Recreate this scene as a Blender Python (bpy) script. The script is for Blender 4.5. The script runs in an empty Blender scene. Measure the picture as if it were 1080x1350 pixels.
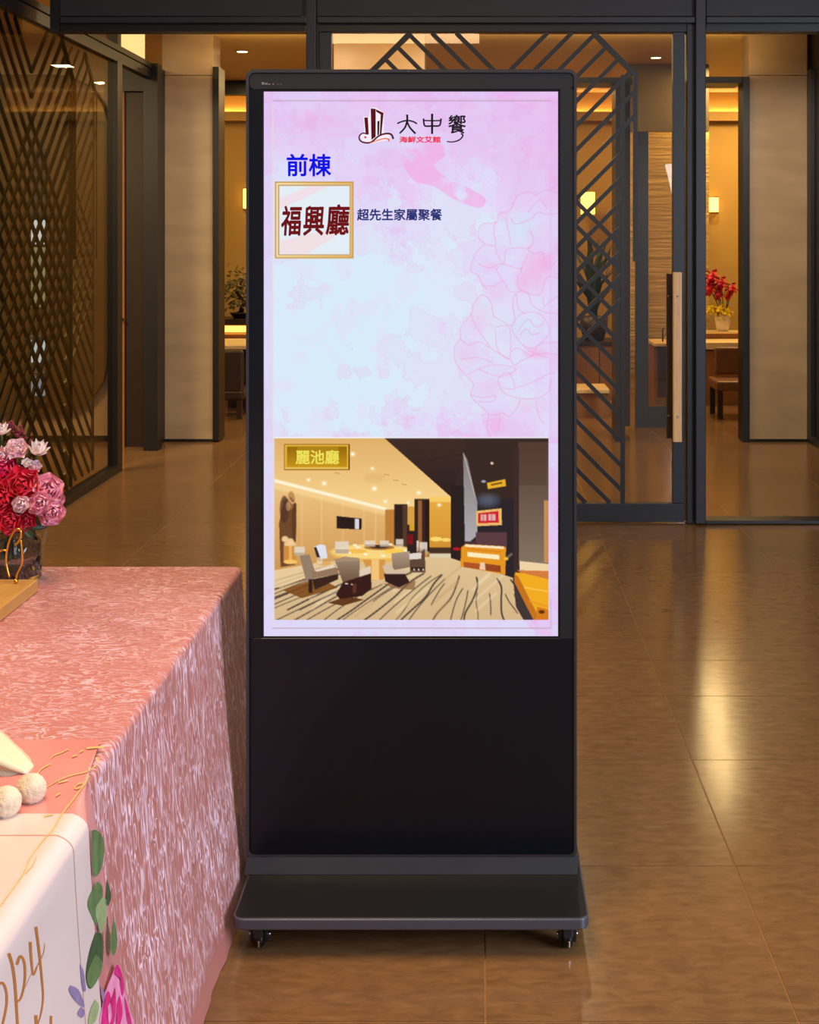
import bpy, bmesh, math, random
import numpy as np
from mathutils import Vector, Matrix, noise as mnoise

random.seed(7)
rng = np.random.default_rng(7)
SC = bpy.context.scene
COL = SC.collection

# ------------------------------------------------------------------ camera
F, CX, CY, H = 1663.0, 632.0, 315.0, 1.64     # focal length and principal point in pixels, eye height
cam = bpy.data.cameras.new('camera')
cam.sensor_fit = 'HORIZONTAL'; cam.sensor_width = 36.0
cam.lens = 36.0 * F / 1080.0
cam.shift_x = (540.0 - CX) / 1080.0
cam.shift_y = (CY - 675.0) / 1080.0
cam.clip_start = 0.02; cam.clip_end = 200
camo = bpy.data.objects.new('camera', cam); COL.objects.link(camo)
camo.location = (0, 0, H); camo.rotation_euler = (math.pi / 2, 0, 0)
SC.camera = camo

# ------------------------------------------------------------------ world, lights, exposure
SC.view_settings.view_transform = 'Standard'; SC.view_settings.look = 'None'
SC.view_settings.exposure = 0.0; SC.view_settings.gamma = 1.0
SC.view_settings.use_curve_mapping = False
w = bpy.data.worlds.new('world'); SC.world = w; w.use_nodes = True
w.node_tree.nodes['Background'].inputs[0].default_value = (0.80, 0.84, 1.0, 1)
w.node_tree.nodes['Background'].inputs[1].default_value = 0.22

def area(name, loc, target, size, power, color, size_y=None):
    l = bpy.data.lights.new(name, 'AREA'); l.energy = power; l.color = color
    l.shape = 'RECTANGLE' if size_y else 'SQUARE'; l.size = size
    if size_y: l.size_y = size_y
    o = bpy.data.objects.new(name, l); COL.objects.link(o); o.location = loc
    o.rotation_euler = (Vector(target) - Vector(loc)).to_track_quat('-Z', 'Y').to_euler()
    return o
WARM = (1.0, 0.80, 0.55)
GOLD = (1.0, 0.70, 0.30)
area('entrance_daylight', (4.0, 0.6, 1.9), (-0.6, 2.6, 0.5), 2.2, 235, (0.76, 0.84, 1.0), 2.2)
area('lobby_ceiling_light', (-0.8, 2.2, 3.7), (-0.8, 2.2, 0), 1.6, 112, (1.0, 0.66, 0.36), 1.8)
area('lobby_ceiling_light', (1.5, 2.8, 3.8), (1.5, 2.8, 0), 1.8, 36, (1.0, 0.80, 0.56), 2.0)
for cx_, cy_ in ((-1.3, 8.3), (-0.5, 8.3), (0.45, 8.3), (-1.2, 9.2), (-0.4, 9.2), (0.45, 9.2)):
    area('corridor_downlight', (cx_, cy_, 3.27), (cx_, cy_, 0), 0.16, 14, WARM)
def slab_fill_spot(loc, target, power, cone):  # unseen spots added to brighten the back stone slabs
    l = bpy.data.lights.new('slab_fill_spot', 'SPOT'); l.energy = power; l.color = (1.0, 0.84, 0.64); l.spot_size = math.radians(cone); l.spot_blend = 0.8; l.shadow_soft_size = 0.06
    o = bpy.data.objects.new('slab_fill_spot', l); COL.objects.link(o); o.location = loc
    o.rotation_euler = (Vector(target) - Vector(loc)).to_track_quat('-Z', 'Y').to_euler()
slab_fill_spot((2.1, 7.6, 3.22), (2.45, 10.2, 1.2), 170, 70)
slab_fill_spot((-1.9, 7.6, 3.22), (-2.3, 10.2, 1.4), 60, 60)
area('ceiling_fill_uplight', (0.0, 9.9, 2.92), (0.0, 9.9, 4), 4.4, 22, GOLD, 0.3)  # unseen uplight added to brighten the corridor ceiling
for cx_, cy_, pw_ in ((2.26, 11.7, 13), (2.42, 13.2, 24), (3.3, 12.6, 32), (3.3, 13.4, 22), (-1.2, 11.9, 24), (-2.4, 12.3, 24), (-1.2, 13.2, 22), (-2.8, 13.3, 22), (0.6, 12.6, 24)):
    area('dining_downlight', (cx_, cy_, 3.27), (cx_, cy_, 0), 0.16, pw_, GOLD)
area('side_room_ceiling_light', (-4.3, 6.7, 3.27), (-4.3, 6.7, 0), 1.6, 260, GOLD, 1.6)

# ------------------------------------------------------------------ helpers
def lin(c):
    c = c / 255.0
    return c / 12.92 if c <= 0.04045 else ((c + 0.055) / 1.055) ** 2.4
def rgb(r, g, b): return (lin(r), lin(g), lin(b), 1.0)

def P(x, y, d):                       # photo pixel at depth d -> place coordinates
    return Vector(((x - CX) / F * d, d, H - (y - CY) / F * d))

def nodes_of(name):
    m = bpy.data.materials.new(name); m.use_nodes = True
    nt = m.node_tree
    return m, nt, nt.nodes['Principled BSDF']

def mat(name, color, rough=0.5, metal=0.0, spec=0.5, var=0.0, scale=20.0, bump=0.0, bscale=60.0, coat=0.0,
        stretch=(1, 1, 1), emit=0.0, sheen=0.0, alpha=1.0, bdist=0.01, detail=4.0):
    m, nt, b = nodes_of(name)
    b.inputs['Base Color'].default_value = color
    b.inputs['Roughness'].default_value = rough
    b.inputs['Metallic'].default_value = metal
    b.inputs['Specular IOR Level'].default_value = spec
    b.inputs['Coat Weight'].default_value = coat
    b.inputs['Sheen Weight'].default_value = sheen
    b.inputs['Alpha'].default_value = alpha
    tc = nt.nodes.new('ShaderNodeTexCoord'); mp = nt.nodes.new('ShaderNodeMapping')
    mp.inputs['Scale'].default_value = stretch
    nt.links.new(tc.outputs['Object'], mp.inputs[0])
    ns = nt.nodes.new('ShaderNodeTexNoise'); ns.inputs['Scale'].default_value = scale; ns.inputs['Detail'].default_value = detail
    nt.links.new(mp.outputs[0], ns.inputs['Vector'])
    v = max(var, 0.04)
    ramp = nt.nodes.new('ShaderNodeValToRGB')
    ramp.color_ramp.elements[0].position = 0.3; ramp.color_ramp.elements[1].position = 0.7
    ramp.color_ramp.elements[0].color = tuple(c * (1 - v) for c in color[:3]) + (1,)
    ramp.color_ramp.elements[1].color = tuple(min(1, c * (1 + v)) for c in color[:3]) + (1,)
    nt.links.new(ns.outputs['Fac'], ramp.inputs[0])
    nt.links.new(ramp.outputs[0], b.inputs['Base Color'])
    if bump:
        n2 = nt.nodes.new('ShaderNodeTexNoise'); n2.inputs['Scale'].default_value = bscale; n2.inputs['Detail'].default_value = 3
        nt.links.new(mp.outputs[0], n2.inputs['Vector'])
        bp = nt.nodes.new('ShaderNodeBump'); bp.inputs['Strength'].default_value = bump; bp.inputs['Distance'].default_value = bdist
        nt.links.new(n2.outputs['Fac'], bp.inputs['Height']); nt.links.new(bp.outputs[0], b.inputs['Normal'])
    if emit:
        nt.links.new(ramp.outputs[0], b.inputs['Emission Color']); b.inputs['Emission Strength'].default_value = emit
    return m

def emitter(name, color, strength):
    m, nt, b = nodes_of(name)
    nt.nodes.remove(b)
    e = nt.nodes.new('ShaderNodeEmission'); e.inputs[0].default_value = color; e.inputs[1].default_value = strength
    nt.links.new(e.outputs[0], nt.nodes['Material Output'].inputs[0])
    return m

def pane_glass(name, tint=(1, 1, 1, 1), refl=0.96, rough=0.0):
    m, nt, b = nodes_of(name); nt.nodes.remove(b)
    t = nt.nodes.new('ShaderNodeBsdfTransparent'); t.inputs[0].default_value = tint
    g = nt.nodes.new('ShaderNodeBsdfGlossy'); g.inputs['Roughness'].default_value = rough
    lw = nt.nodes.new('ShaderNodeLayerWeight'); lw.inputs[0].default_value = 0.5      # Schlick reflectance, same from both sides
    pw = nt.nodes.new('ShaderNodeMath'); pw.operation = 'POWER'; pw.inputs[1].default_value = 5
    fr = nt.nodes.new('ShaderNodeMath'); fr.operation = 'MULTIPLY_ADD'; fr.inputs[1].default_value = refl; fr.inputs[2].default_value = 0.04 * refl
    nt.links.new(lw.outputs['Facing'], pw.inputs[0]); nt.links.new(pw.outputs[0], fr.inputs[0])
    mx = nt.nodes.new('ShaderNodeMixShader')
    nt.links.new(fr.outputs[0], mx.inputs[0]); nt.links.new(t.outputs[0], mx.inputs[1]); nt.links.new(g.outputs[0], mx.inputs[2])
    nt.links.new(mx.outputs[0], nt.nodes['Material Output'].inputs[0])
    return m

def tag(o, label=None, cat=None, group=None, kind=None):
    if label: o['label'] = label
    if cat: o['category'] = cat
    if group: o['group'] = group
    if kind: o['kind'] = kind
    return o

def empty(name, loc, label=None, cat=None, group=None, kind=None):
    o = bpy.data.objects.new(name, None); o.empty_display_size = 0.1; COL.objects.link(o)
    o.location = loc; o['_loc'] = list(loc)
    return tag(o, label, cat, group, kind)

def base_of(o):
    v = Vector((0, 0, 0))
    while o is not None:
        v += o.location; o = o.parent
    return v

def link_mesh(name, me, m, parent=None, smooth=False, origin=None):
    """verts given in place coordinates; they are moved to the object's own origin"""
    o = bpy.data.objects.new(name, me); COL.objects.link(o)
    if m is not None: me.materials.append(m)
    org = Vector(origin) if origin is not None else (Vector((0, 0, 0)) if parent is None else base_of(parent))
    me.transform(Matrix.Translation(-org))
    if parent is not None:
        o.parent = parent
        o.location = org - base_of(parent)
    else:
        o.location = org
    if smooth: me.polygons.foreach_set('use_smooth', [True] * len(me.polygons))
    return o

def pydata(name, vs, fs, m, parent=None, smooth=False, origin=None):
    me = bpy.data.meshes.new(name); me.from_pydata([tuple(v) for v in vs], [], fs); me.update()
    return link_mesh(name, me, m, parent, smooth, origin)

def from_bm(name, bm, m, parent=None, smooth=False, origin=None):
    bmesh.ops.recalc_face_normals(bm, faces=bm.faces)
    me = bpy.data.meshes.new(name); bm.to_mesh(me); bm.free()
    return link_mesh(name, me, m, parent, smooth, origin)

def box(name, lo, hi, m, parent=None, bevel=0.0, seg=2, origin=None):
    bm = bmesh.new(); bmesh.ops.create_cube(bm, size=1)
    for v in bm.verts:
        v.co = Vector([(lo[i] + hi[i]) / 2 + v.co[i] * (hi[i] - lo[i]) for i in range(3)])
    if bevel:
        bmesh.ops.bevel(bm, geom=list(bm.edges), offset=bevel, segments=seg, profile=0.5, affect='EDGES')
    if origin is None and parent is None:
        origin = ((lo[0] + hi[0]) / 2, (lo[1] + hi[1]) / 2, lo[2])
    return from_bm(name, bm, m, parent, False, origin)

def pbox(name, x0, y0, x1, y1, d, thick, m, parent=None, bevel=0.0):
    a, b = P(x0, y1, d), P(x1, y0, d)
    return box(name, (a.x, d, a.z), (b.x, d + thick, b.z), m, parent, bevel)

def prism(name, pts, axis_vec, m, parent=None, bevel=0.0, seg=2, smooth=False, origin=None):
    """polygon (list of Vectors) extruded by axis_vec"""
    bm = bmesh.new()
    vs = [bm.verts.new(p) for p in pts]
    f = bm.faces.new(vs)
    r = bmesh.ops.extrude_face_region(bm, geom=[f])
    for v in [e for e in r['geom'] if isinstance(e, bmesh.types.BMVert)]: v.co += Vector(axis_vec)
    if bevel:
        bmesh.ops.bevel(bm, geom=list(bm.edges), offset=bevel, segments=seg, profile=0.5, affect='EDGES')
    return from_bm(name, bm, m, parent, smooth, origin)

def rrect2(x0, x1, y0, y1, r, n=6):
    out = []
    for (cx, cy, a0) in ((x1 - r, y1 - r, 0), (x0 + r, y1 - r, 90), (x0 + r, y0 + r, 180), (x1 - r, y0 + r, 270)):
        for i in range(n + 1):
            a = math.radians(a0 + 90 * i / n)
            out.append((cx + r * math.cos(a), cy + r * math.sin(a)))
    return out

def tube_bm(bm, path, r, n=8, caps=True):
    path = [Vector(p) for p in path]
    rr = r if isinstance(r, (list, tuple)) else [r] * len(path)
    rings = []
    up = Vector((0.13, 0.31, 1)).normalized()
    for i, p in enumerate(path):
        t = (path[min(i + 1, len(path) - 1)] - path[max(i - 1, 0)]).normalized()
        a = t.cross(up)
        if a.length < 1e-4: a = t.cross(Vector((1, 0, 0)))
        a.normalize(); b = t.cross(a).normalized()
        rings.append([bm.verts.new(p + (a * math.cos(2 * math.pi * k / n) + b * math.sin(2 * math.pi * k / n)) * rr[i]) for k in range(n)])
    for i in range(len(rings) - 1):
        for k in range(n):
            bm.faces.new((rings[i][k], rings[i][(k + 1) % n], rings[i + 1][(k + 1) % n], rings[i + 1][k]))
    if caps:
        bm.faces.new(rings[0]); bm.faces.new(rings[-1][::-1])

def tube(name, path, r, m, parent=None, n=8, origin=None):
    bm = bmesh.new(); tube_bm(bm, path, r, n)
    return from_bm(name, bm, m, parent, True, origin)

def lathe(name, prof, center, m, parent=None, n=24, axis='Z', wob=None, smooth=True, origin=None):
    c = Vector(center); bm = bmesh.new(); rings = []
    for (r, h) in prof:
        ring = []
        for k in range(n):
            a = 2 * math.pi * k / n
            q = r * (1 + (wob(a, h) if wob else 0))
            u, v = q * math.cos(a), q * math.sin(a)
            p = Vector((u, v, h)) if axis == 'Z' else (Vector((h, u, v)) if axis == 'X' else Vector((u, h, v)))
            ring.append(bm.verts.new(c + p))
        rings.append(ring)
    for i in range(len(rings) - 1):
        for k in range(n):
            bm.faces.new((rings[i][k], rings[i][(k + 1) % n], rings[i + 1][(k + 1) % n], rings[i + 1][k]))
    bm.faces.new(rings[0]); bm.faces.new(rings[-1])
    return from_bm(name, bm, m, parent, smooth, origin)

def ellipsoid(name, c, rx, ry, rz, m, parent=None, sub=2, lump=0.0, ls=20.0, origin=None):
    bm = bmesh.new(); bmesh.ops.create_icosphere(bm, subdivisions=sub, radius=1)
    for v in bm.verts:
        k = 1 + lump * mnoise.noise(v.co * ls + Vector(c) * 31)
        v.co = Vector(c) + Vector((v.co.x * rx, v.co.y * ry, v.co.z * rz)) * k
    return from_bm(name, bm, m, parent, True, origin)

def text_mesh(body, bold=0.0):
    c = bpy.data.curves.new('lettering', 'FONT'); c.body = body; c.size = 1; c.resolution_u = 4
    o = bpy.data.objects.new('lettering', c); COL.objects.link(o)
    bpy.context.view_layer.update()
    me = bpy.data.meshes.new_from_object(o.evaluated_get(bpy.context.evaluated_depsgraph_get()))
    bpy.data.objects.remove(o); bpy.data.curves.remove(c)
    if bold:                                   # a heavier weight: the glyph laid over itself, shifted
        bm = bmesh.new(); bm.from_mesh(me); src = list(bm.verts) + list(bm.edges) + list(bm.faces)
        for k, (dx, dy) in enumerate(((1, 0), (-1, 0), (0, 1), (0, -1), (.7, .7), (-.7, .7), (.7, -.7), (-.7, -.7))):
            r = bmesh.ops.duplicate(bm, geom=src)
            for e in r['geom']:
                if isinstance(e, bmesh.types.BMVert): e.co.x += dx * bold; e.co.y += dy * bold
        bm.to_mesh(me); bm.free()
    return me

def text_fit(name, body, x0, y0, x1, y1, d, m, parent, bold=0.0, slant=0.0):
    """lettering fitted to a pixel box on a plane facing the entrance at depth d"""
    me = text_mesh(body, bold)
    co = np.empty(len(me.vertices) * 3); me.vertices.foreach_get('co', co); co = co.reshape(-1, 3)
    mn, mx = co.min(0), co.max(0)
    u = (co[:, 0] - mn[0]) / (mx[0] - mn[0]); v = (co[:, 1] - mn[1]) / (mx[1] - mn[1])
    px = x0 + u * (x1 - x0) + slant * (v - 0.5) * (y1 - y0); py = y1 - v * (y1 - y0)
    out = np.stack([(px - CX) / F * d, np.full_like(px, d), H - (py - CY) / F * d], 1)
    me.vertices.foreach_set('co', out.ravel()); me.materials.clear(); me.update()
    return link_mesh(name, me, m, parent)

# ------------------------------------------------------------------ materials
M_metal = mat('charcoal_metal', rgb(34, 37, 43), 0.42, 0.0, 0.5, 0.08, 3.0)
M_metal2 = mat('dark_bronze_metal', rgb(17, 16, 17), 0.42, 0.0, 0.5, 0.08, 3.0)
M_lat = mat('lattice_metal', rgb(30, 29, 30), 0.45, 0.0, 0.5, 0.06, 6.0)
M_latd = mat('black_lattice', rgb(8, 7, 6), 0.6, 0.0, 0.1, 0.06, 6.0)
M_lat_refl = mat('reflected_lattice', rgb(70, 56, 36), 0.4, 0.0, 0.5, 0.06, 6.0)
M_fascia = mat('fascia_panel', rgb(48, 47, 48), 0.5, 0.0, 0.4, 0.05, 2.0)
M_pane = pane_glass('clear_glass', (0.93, 0.90, 0.84, 1))
M_pane_s = pane_glass('smoked_glass', (0.74, 0.70, 0.62, 1), 0.35)
M_wood_handle = mat('pale_oak', rgb(230, 188, 132), 0.45, 0, 0.4, 0.12, 8, stretch=(14, 14, 1))
M_stone = mat('beige_stone', rgb(176, 152, 122), 0.30, 0, 0.5, 0.13, 2.2, 0.05, 12, stretch=(1, 1, 2.6), detail=8)
M_ceil = mat('warm_ceiling_paint', rgb(196, 160, 104), 0.5, 0, 0.4, 0.03, 1.0)
M_ocher = mat('ocher_wall', rgb(186, 148, 78), 0.6, 0, 0.3, 0.05, 1.5)
M_brown = mat('dark_walnut', rgb(42, 26, 19), 0.45, 0, 0.4, 0.15, 4, stretch=(8, 8, 1))
M_grout = mat('grout', rgb(158, 114, 70), 0.5, 0, 0.3, 0.05)
M_black = mat('black_plastic', rgb(16, 16, 18), 0.35, 0, 0.5, 0.05)
M_steel = mat('polished_steel', rgb(205, 205, 208), 0.2, 1.0)
M_gold = mat('gold_wire', rgb(222, 168, 72), 0.22, 1.0)
M_downlight = emitter('downlight_glow', rgb(255, 225, 160), 9.0)
M_sconce = emitter('sconce_glow', rgb(255, 196, 96), 4.0)
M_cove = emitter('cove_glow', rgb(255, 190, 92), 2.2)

def floor_tile_mat():
    m, nt, b = nodes_of('floor_tile')
    tc = nt.nodes.new('ShaderNodeTexCoord'); gi = nt.nodes.new('ShaderNodeNewGeometry')
    oi = nt.nodes.new('ShaderNodeObjectInfo')
    mp = nt.nodes.new('ShaderNodeMapping'); mp.inputs['Scale'].default_value = (1.0, 2.6, 1)
    nt.links.new(gi.outputs['Position'], mp.inputs[0])
    n1 = nt.nodes.new('ShaderNodeTexNoise'); n1.inputs['Scale'].default_value = 15; n1.inputs['Detail'].default_value = 9; n1.inputs['Roughness'].default_value = 0.62
    n1.inputs['Distortion'].default_value = 0.6
    nt.links.new(mp.outputs[0], n1.inputs['Vector'])
    rp = nt.nodes.new('ShaderNodeValToRGB')
    e = rp.color_ramp.elements
    e[0].position = 0.25; e[0].color = rgb(104, 74, 45); e[1].position = 0.76; e[1].color = rgb(138, 103, 66)
    nt.links.new(n1.outputs['Fac'], rp.inputs[0])
    hsv = nt.nodes.new('ShaderNodeHueSaturation')
    ma = nt.nodes.new('ShaderNodeMapRange'); ma.inputs[3].default_value = 0.93; ma.inputs[4].default_value = 1.05
    nt.links.new(oi.outputs['Random'], ma.inputs[0]); nt.links.new(ma.outputs[0], hsv.inputs['Value'])
    nt.links.new(rp.outputs[0], hsv.inputs['Color']); nt.links.new(hsv.outputs[0], b.inputs['Base Color'])
    b.inputs['Roughness'].default_value = 0.17; b.inputs['Specular IOR Level'].default_value = 0.5
    bp = nt.nodes.new('ShaderNodeBump'); bp.inputs['Strength'].default_value = 0.05; bp.inputs['Distance'].default_value = 0.002
    nt.links.new(n1.outputs['Fac'], bp.inputs['Height']); nt.links.new(bp.outputs[0], b.inputs['Normal'])
    return m
M_tile = floor_tile_mat()

def crushed_mat():
    m, nt, b = nodes_of('crushed_pink_velvet')
    gi = nt.nodes.new('ShaderNodeNewGeometry')
    mp = nt.nodes.new('ShaderNodeMapping'); mp.inputs['Scale'].default_value = (20, 44, 10.5)
    nt.links.new(gi.outputs['Position'], mp.inputs[0])
    n1 = nt.nodes.new('ShaderNodeTexNoise'); n1.inputs['Scale'].default_value = 1.0; n1.inputs['Detail'].default_value = 0.9
    n1.inputs['Distortion'].default_value = 2.0
    nt.links.new(mp.outputs[0], n1.inputs['Vector'])
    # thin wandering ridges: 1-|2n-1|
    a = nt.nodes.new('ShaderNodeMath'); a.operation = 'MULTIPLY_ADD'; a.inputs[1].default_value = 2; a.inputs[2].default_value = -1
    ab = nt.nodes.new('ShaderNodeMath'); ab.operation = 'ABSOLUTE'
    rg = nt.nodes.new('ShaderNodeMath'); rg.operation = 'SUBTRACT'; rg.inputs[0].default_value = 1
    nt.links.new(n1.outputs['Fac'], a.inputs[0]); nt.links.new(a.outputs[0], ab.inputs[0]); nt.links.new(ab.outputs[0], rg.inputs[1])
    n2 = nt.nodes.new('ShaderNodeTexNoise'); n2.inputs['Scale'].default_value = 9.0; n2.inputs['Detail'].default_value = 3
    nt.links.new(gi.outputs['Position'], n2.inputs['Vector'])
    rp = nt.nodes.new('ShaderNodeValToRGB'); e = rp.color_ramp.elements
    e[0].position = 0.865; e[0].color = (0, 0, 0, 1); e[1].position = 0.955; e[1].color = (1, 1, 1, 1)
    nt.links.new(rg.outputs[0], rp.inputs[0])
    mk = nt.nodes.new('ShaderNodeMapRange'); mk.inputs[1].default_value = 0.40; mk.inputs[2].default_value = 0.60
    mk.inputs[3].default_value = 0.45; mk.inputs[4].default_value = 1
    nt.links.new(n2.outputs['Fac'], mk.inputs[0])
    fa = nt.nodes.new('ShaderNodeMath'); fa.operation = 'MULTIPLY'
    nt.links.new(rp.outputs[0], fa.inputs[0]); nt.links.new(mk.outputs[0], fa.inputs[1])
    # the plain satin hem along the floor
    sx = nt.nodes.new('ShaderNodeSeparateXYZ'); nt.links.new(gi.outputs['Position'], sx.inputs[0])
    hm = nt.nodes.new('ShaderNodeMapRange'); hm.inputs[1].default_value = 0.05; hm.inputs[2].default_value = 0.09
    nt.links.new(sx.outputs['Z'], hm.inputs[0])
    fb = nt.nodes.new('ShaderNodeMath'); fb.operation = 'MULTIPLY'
    tp = nt.nodes.new('ShaderNodeMapRange'); tp.inputs[1].default_value = 0.735; tp.inputs[2].default_value = 0.75     # painted glint streaks are weaker on the flat top
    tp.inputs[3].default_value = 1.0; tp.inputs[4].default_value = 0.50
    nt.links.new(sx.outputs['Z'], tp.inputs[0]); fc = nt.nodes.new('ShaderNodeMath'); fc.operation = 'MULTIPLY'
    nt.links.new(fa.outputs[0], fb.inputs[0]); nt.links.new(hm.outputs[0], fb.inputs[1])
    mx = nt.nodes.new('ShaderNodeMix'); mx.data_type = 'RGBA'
    mx.inputs['A'].default_value = rgb(186, 112, 106); mx.inputs['B'].default_value = rgb(255, 224, 244)  # velvet glints put into the colour as pale streaks
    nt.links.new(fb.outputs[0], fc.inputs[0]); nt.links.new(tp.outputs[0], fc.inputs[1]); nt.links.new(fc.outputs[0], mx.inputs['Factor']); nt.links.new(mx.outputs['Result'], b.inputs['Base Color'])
    b.inputs['Roughness'].default_value = 0.36; b.inputs['Sheen Weight'].default_value = 0.15
    bp = nt.nodes.new('ShaderNodeBump'); bp.inputs['Strength'].default_value = 0.7; bp.inputs['Distance'].default_value = 0.006
    hb = nt.nodes.new('ShaderNodeMath'); hb.operation = 'MULTIPLY'
    nt.links.new(rg.outputs[0], hb.inputs[0]); nt.links.new(hm.outputs[0], hb.inputs[1])
    nt.links.new(hb.outputs[0], bp.inputs['Height']); nt.links.new(bp.outputs[0], b.inputs['Normal'])
    return m
M_cloth = crushed_mat()

# ================================================================== THE SETTING
D1, DB, ZC = 7.25, 10.2, 3.3          # door wall, back wall, corridor ceiling
XL, XR = -2.55, 2.65                  # side walls of the corridor
S1 = D1 / F

# ---- floor with its tiles
floor = box('floor', (-6.5, -1.2, -0.06), (6.0, 15.2, -0.0018), M_grout); tag(floor, 'glossy brown stone-look tiled floor', None, None, 'structure')
xs = [-6.4, -5.65, -4.9, -4.1, -3.34, -2.567, -1.795, -0.9, 0.013, 0.669, 1.484, 2.25, 3.0, 3.75, 4.5, 5.25, 6.0]
ys = [-1.2, -0.56, 0.10, 0.74, 1.38, 2.01] + [F * H / (y - CY) for y in (1347.2, 1141.7, 1002, 917.6, 870.8, 842.7, 796, 756.3, 719.6)]
while ys[-1] < 11.4: ys.append(ys[-1] + 0.56)
tm = bpy.data.meshes.new('floor_tile')
_bm = bmesh.new(); bmesh.ops.create_cube(_bm, size=1)
for v in _bm.verts: v.co.z = v.co.z * 0.010 - 0.005
_bm.to_mesh(tm); _bm.free(); tm.materials.append(M_tile)
fb0 = base_of(floor)
def tile(x0, x1, y0, y1, g=0.0022):
    o = bpy.data.objects.new('tile', tm); COL.objects.link(o); o.parent = floor
    o.location = Vector(((x0 + x1) / 2, (y0 + y1) / 2, 0)) - fb0
    o.scale = (x1 - x0 - 2 * g, y1 - y0 - 2 * g, 1)
for j in range(len(ys) - 1):
    for i in range(len(xs) - 1):
        if ys[j + 1] < 6.5 and (xs[i] < -2.6 or xs[i + 1] > 3.1) and ys[j] > 2.0 and xs[i] > 3.8: continue
        tile(xs[i], xs[i + 1], ys[j], ys[j + 1])
rest = box('tile_field', (-6.4, ys[-1] + 0.003, -0.010), (6.0, 15.1, 0.0), M_tile, floor)

# ---- back wall: stone slabs standing between dark portals
wb = empty('wall_back', (0, DB, 0), 'beige stone wall at the back of the corridor', None, None, 'structure')
def slab(x0, x1, ytop, ybot, d=DB, th=0.30): return pbox('stone_slab', x0, ytop, x1, ybot, d, th, M_stone, wb, 0.002)
for (x0, x1, yb) in ((213.5, 280.5, 586), (988.5, 1064.5, 586)):
    slab(x0, x1, 99.6, 579); slab(x0, x1, 44, 99)
    pbox('baseboard', x0, 579.5, x1, 582.4, DB - 0.01, 0.2, M_metal2, wb)
slab(440, 560, 44, 582.4)
box('stone_slab', (-6.3, DB, 0), (-2.98, DB + 0.3, 3.299), M_stone, wb)
box('baseboard', (-6.3, DB - 0.012, 0.0), (-2.98, DB, 0.05), M_metal2, wb)
bx = P(1064.5, 0, DB).x
box('stone_slab', (bx, DB, 0), (6.0, DB + 0.3, 3.299), M_metal2, wb)

# dark portal frames round the openings
t1 = empty('trim_1', P(288, 582.4, DB), 'dark metal portal jamb and lintel beside left stone slab', None, None, 'structure')
pbox('jamb', 280.8, 88, 288.5, 581.0, DB - 0.03, 0.24, M_metal2, t1)
a, b = P(240, 124.5, 13.2), P(470, 115, 13.2)
box('lintel', (a.x, 13.2, a.z), (b.x, 13.35, ZC - 0.002), M_metal2, t1)
t2 = empty('trim_2', P(813, 582.4, DB), 'dark portal frame behind the lattice door', None, None, 'structure')
pbox('jamb', 812, 109, 821, 582, DB, 0.3, M_metal2, t2)
pbox('lintel', 560, 102, 836, 109, DB, 0.35, M_metal2, t2)
t3 = empty('trim_3', P(981, 582.4, DB), 'dark portal jamb and lintel beside right stone slab', None, None, 'structure')
pbox('jamb', 980, 101, 988.2, 582.2, DB - 0.03, 0.20, M_metal2, t3)
pbox('lintel', 898, 101, 979.8, 109.5, DB, 0.35, M_metal2, t3)

# ---- ceilings and far walls
ce = box('ceiling', (-6.4, D1 + 0.15, ZC), (6.0, 14.6, ZC + 0.1), M_ceil); tag(ce, 'warm lit corridor ceiling', None, None, 'structure')
wr = empty('wall_rear', (0, 14.2, 0), 'ocher dining room wall behind the portals', None, None, 'structure')
box('wall_panel', (-6.4, 14.2, 0), (6.0, 14.4, 3.0), M_ocher, wr)
box('upper_wall', (-6.4, 14.26, 3.0), (6.0, 14.4, ZC), M_ocher, wr)
box('cove_strip', (-6.2, 14.06, 2.96), (5.8, 14.20, 3.06), M_ocher, wr)
box('cove_light', (-6.2, 14.225, 3.02), (5.8, 14.245, 3.035), emitter('cove_strip_light', rgb(255, 226, 160), 50.0), wr)

# ---- right wall of the corridor, dark framed
w3 = empty('wall_right', (XR, 8.8, 0), 'dark metal panelled corridor wall at the right', None, None, 'structure')
box('panel', (XR + 0.03, D1, 0), (XR + 0.12, DB, 3.4), M_metal2, w3)
for yy in (D1 + 0.02, 8.3, 9.2, DB - 0.12): box('post', (XR, yy, 0), (XR + 0.06, yy + 0.1, 3.0), M_metal, w3)
box('base_rail', (XR, D1 + 0.12, 0), (XR + 0.05, DB - 0.12, 0.06), M_metal, w3)

we = empty('wall_front', (4.4, D1, 0), 'dark metal wall beside the entrance at the right', None, None, 'structure')
for xx in (2.78, 3.86, 4.94): box('panel', (xx, D1, 0), (xx + 1.07, D1 + 0.1, 4.15), M_metal, we, 0.003)
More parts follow.
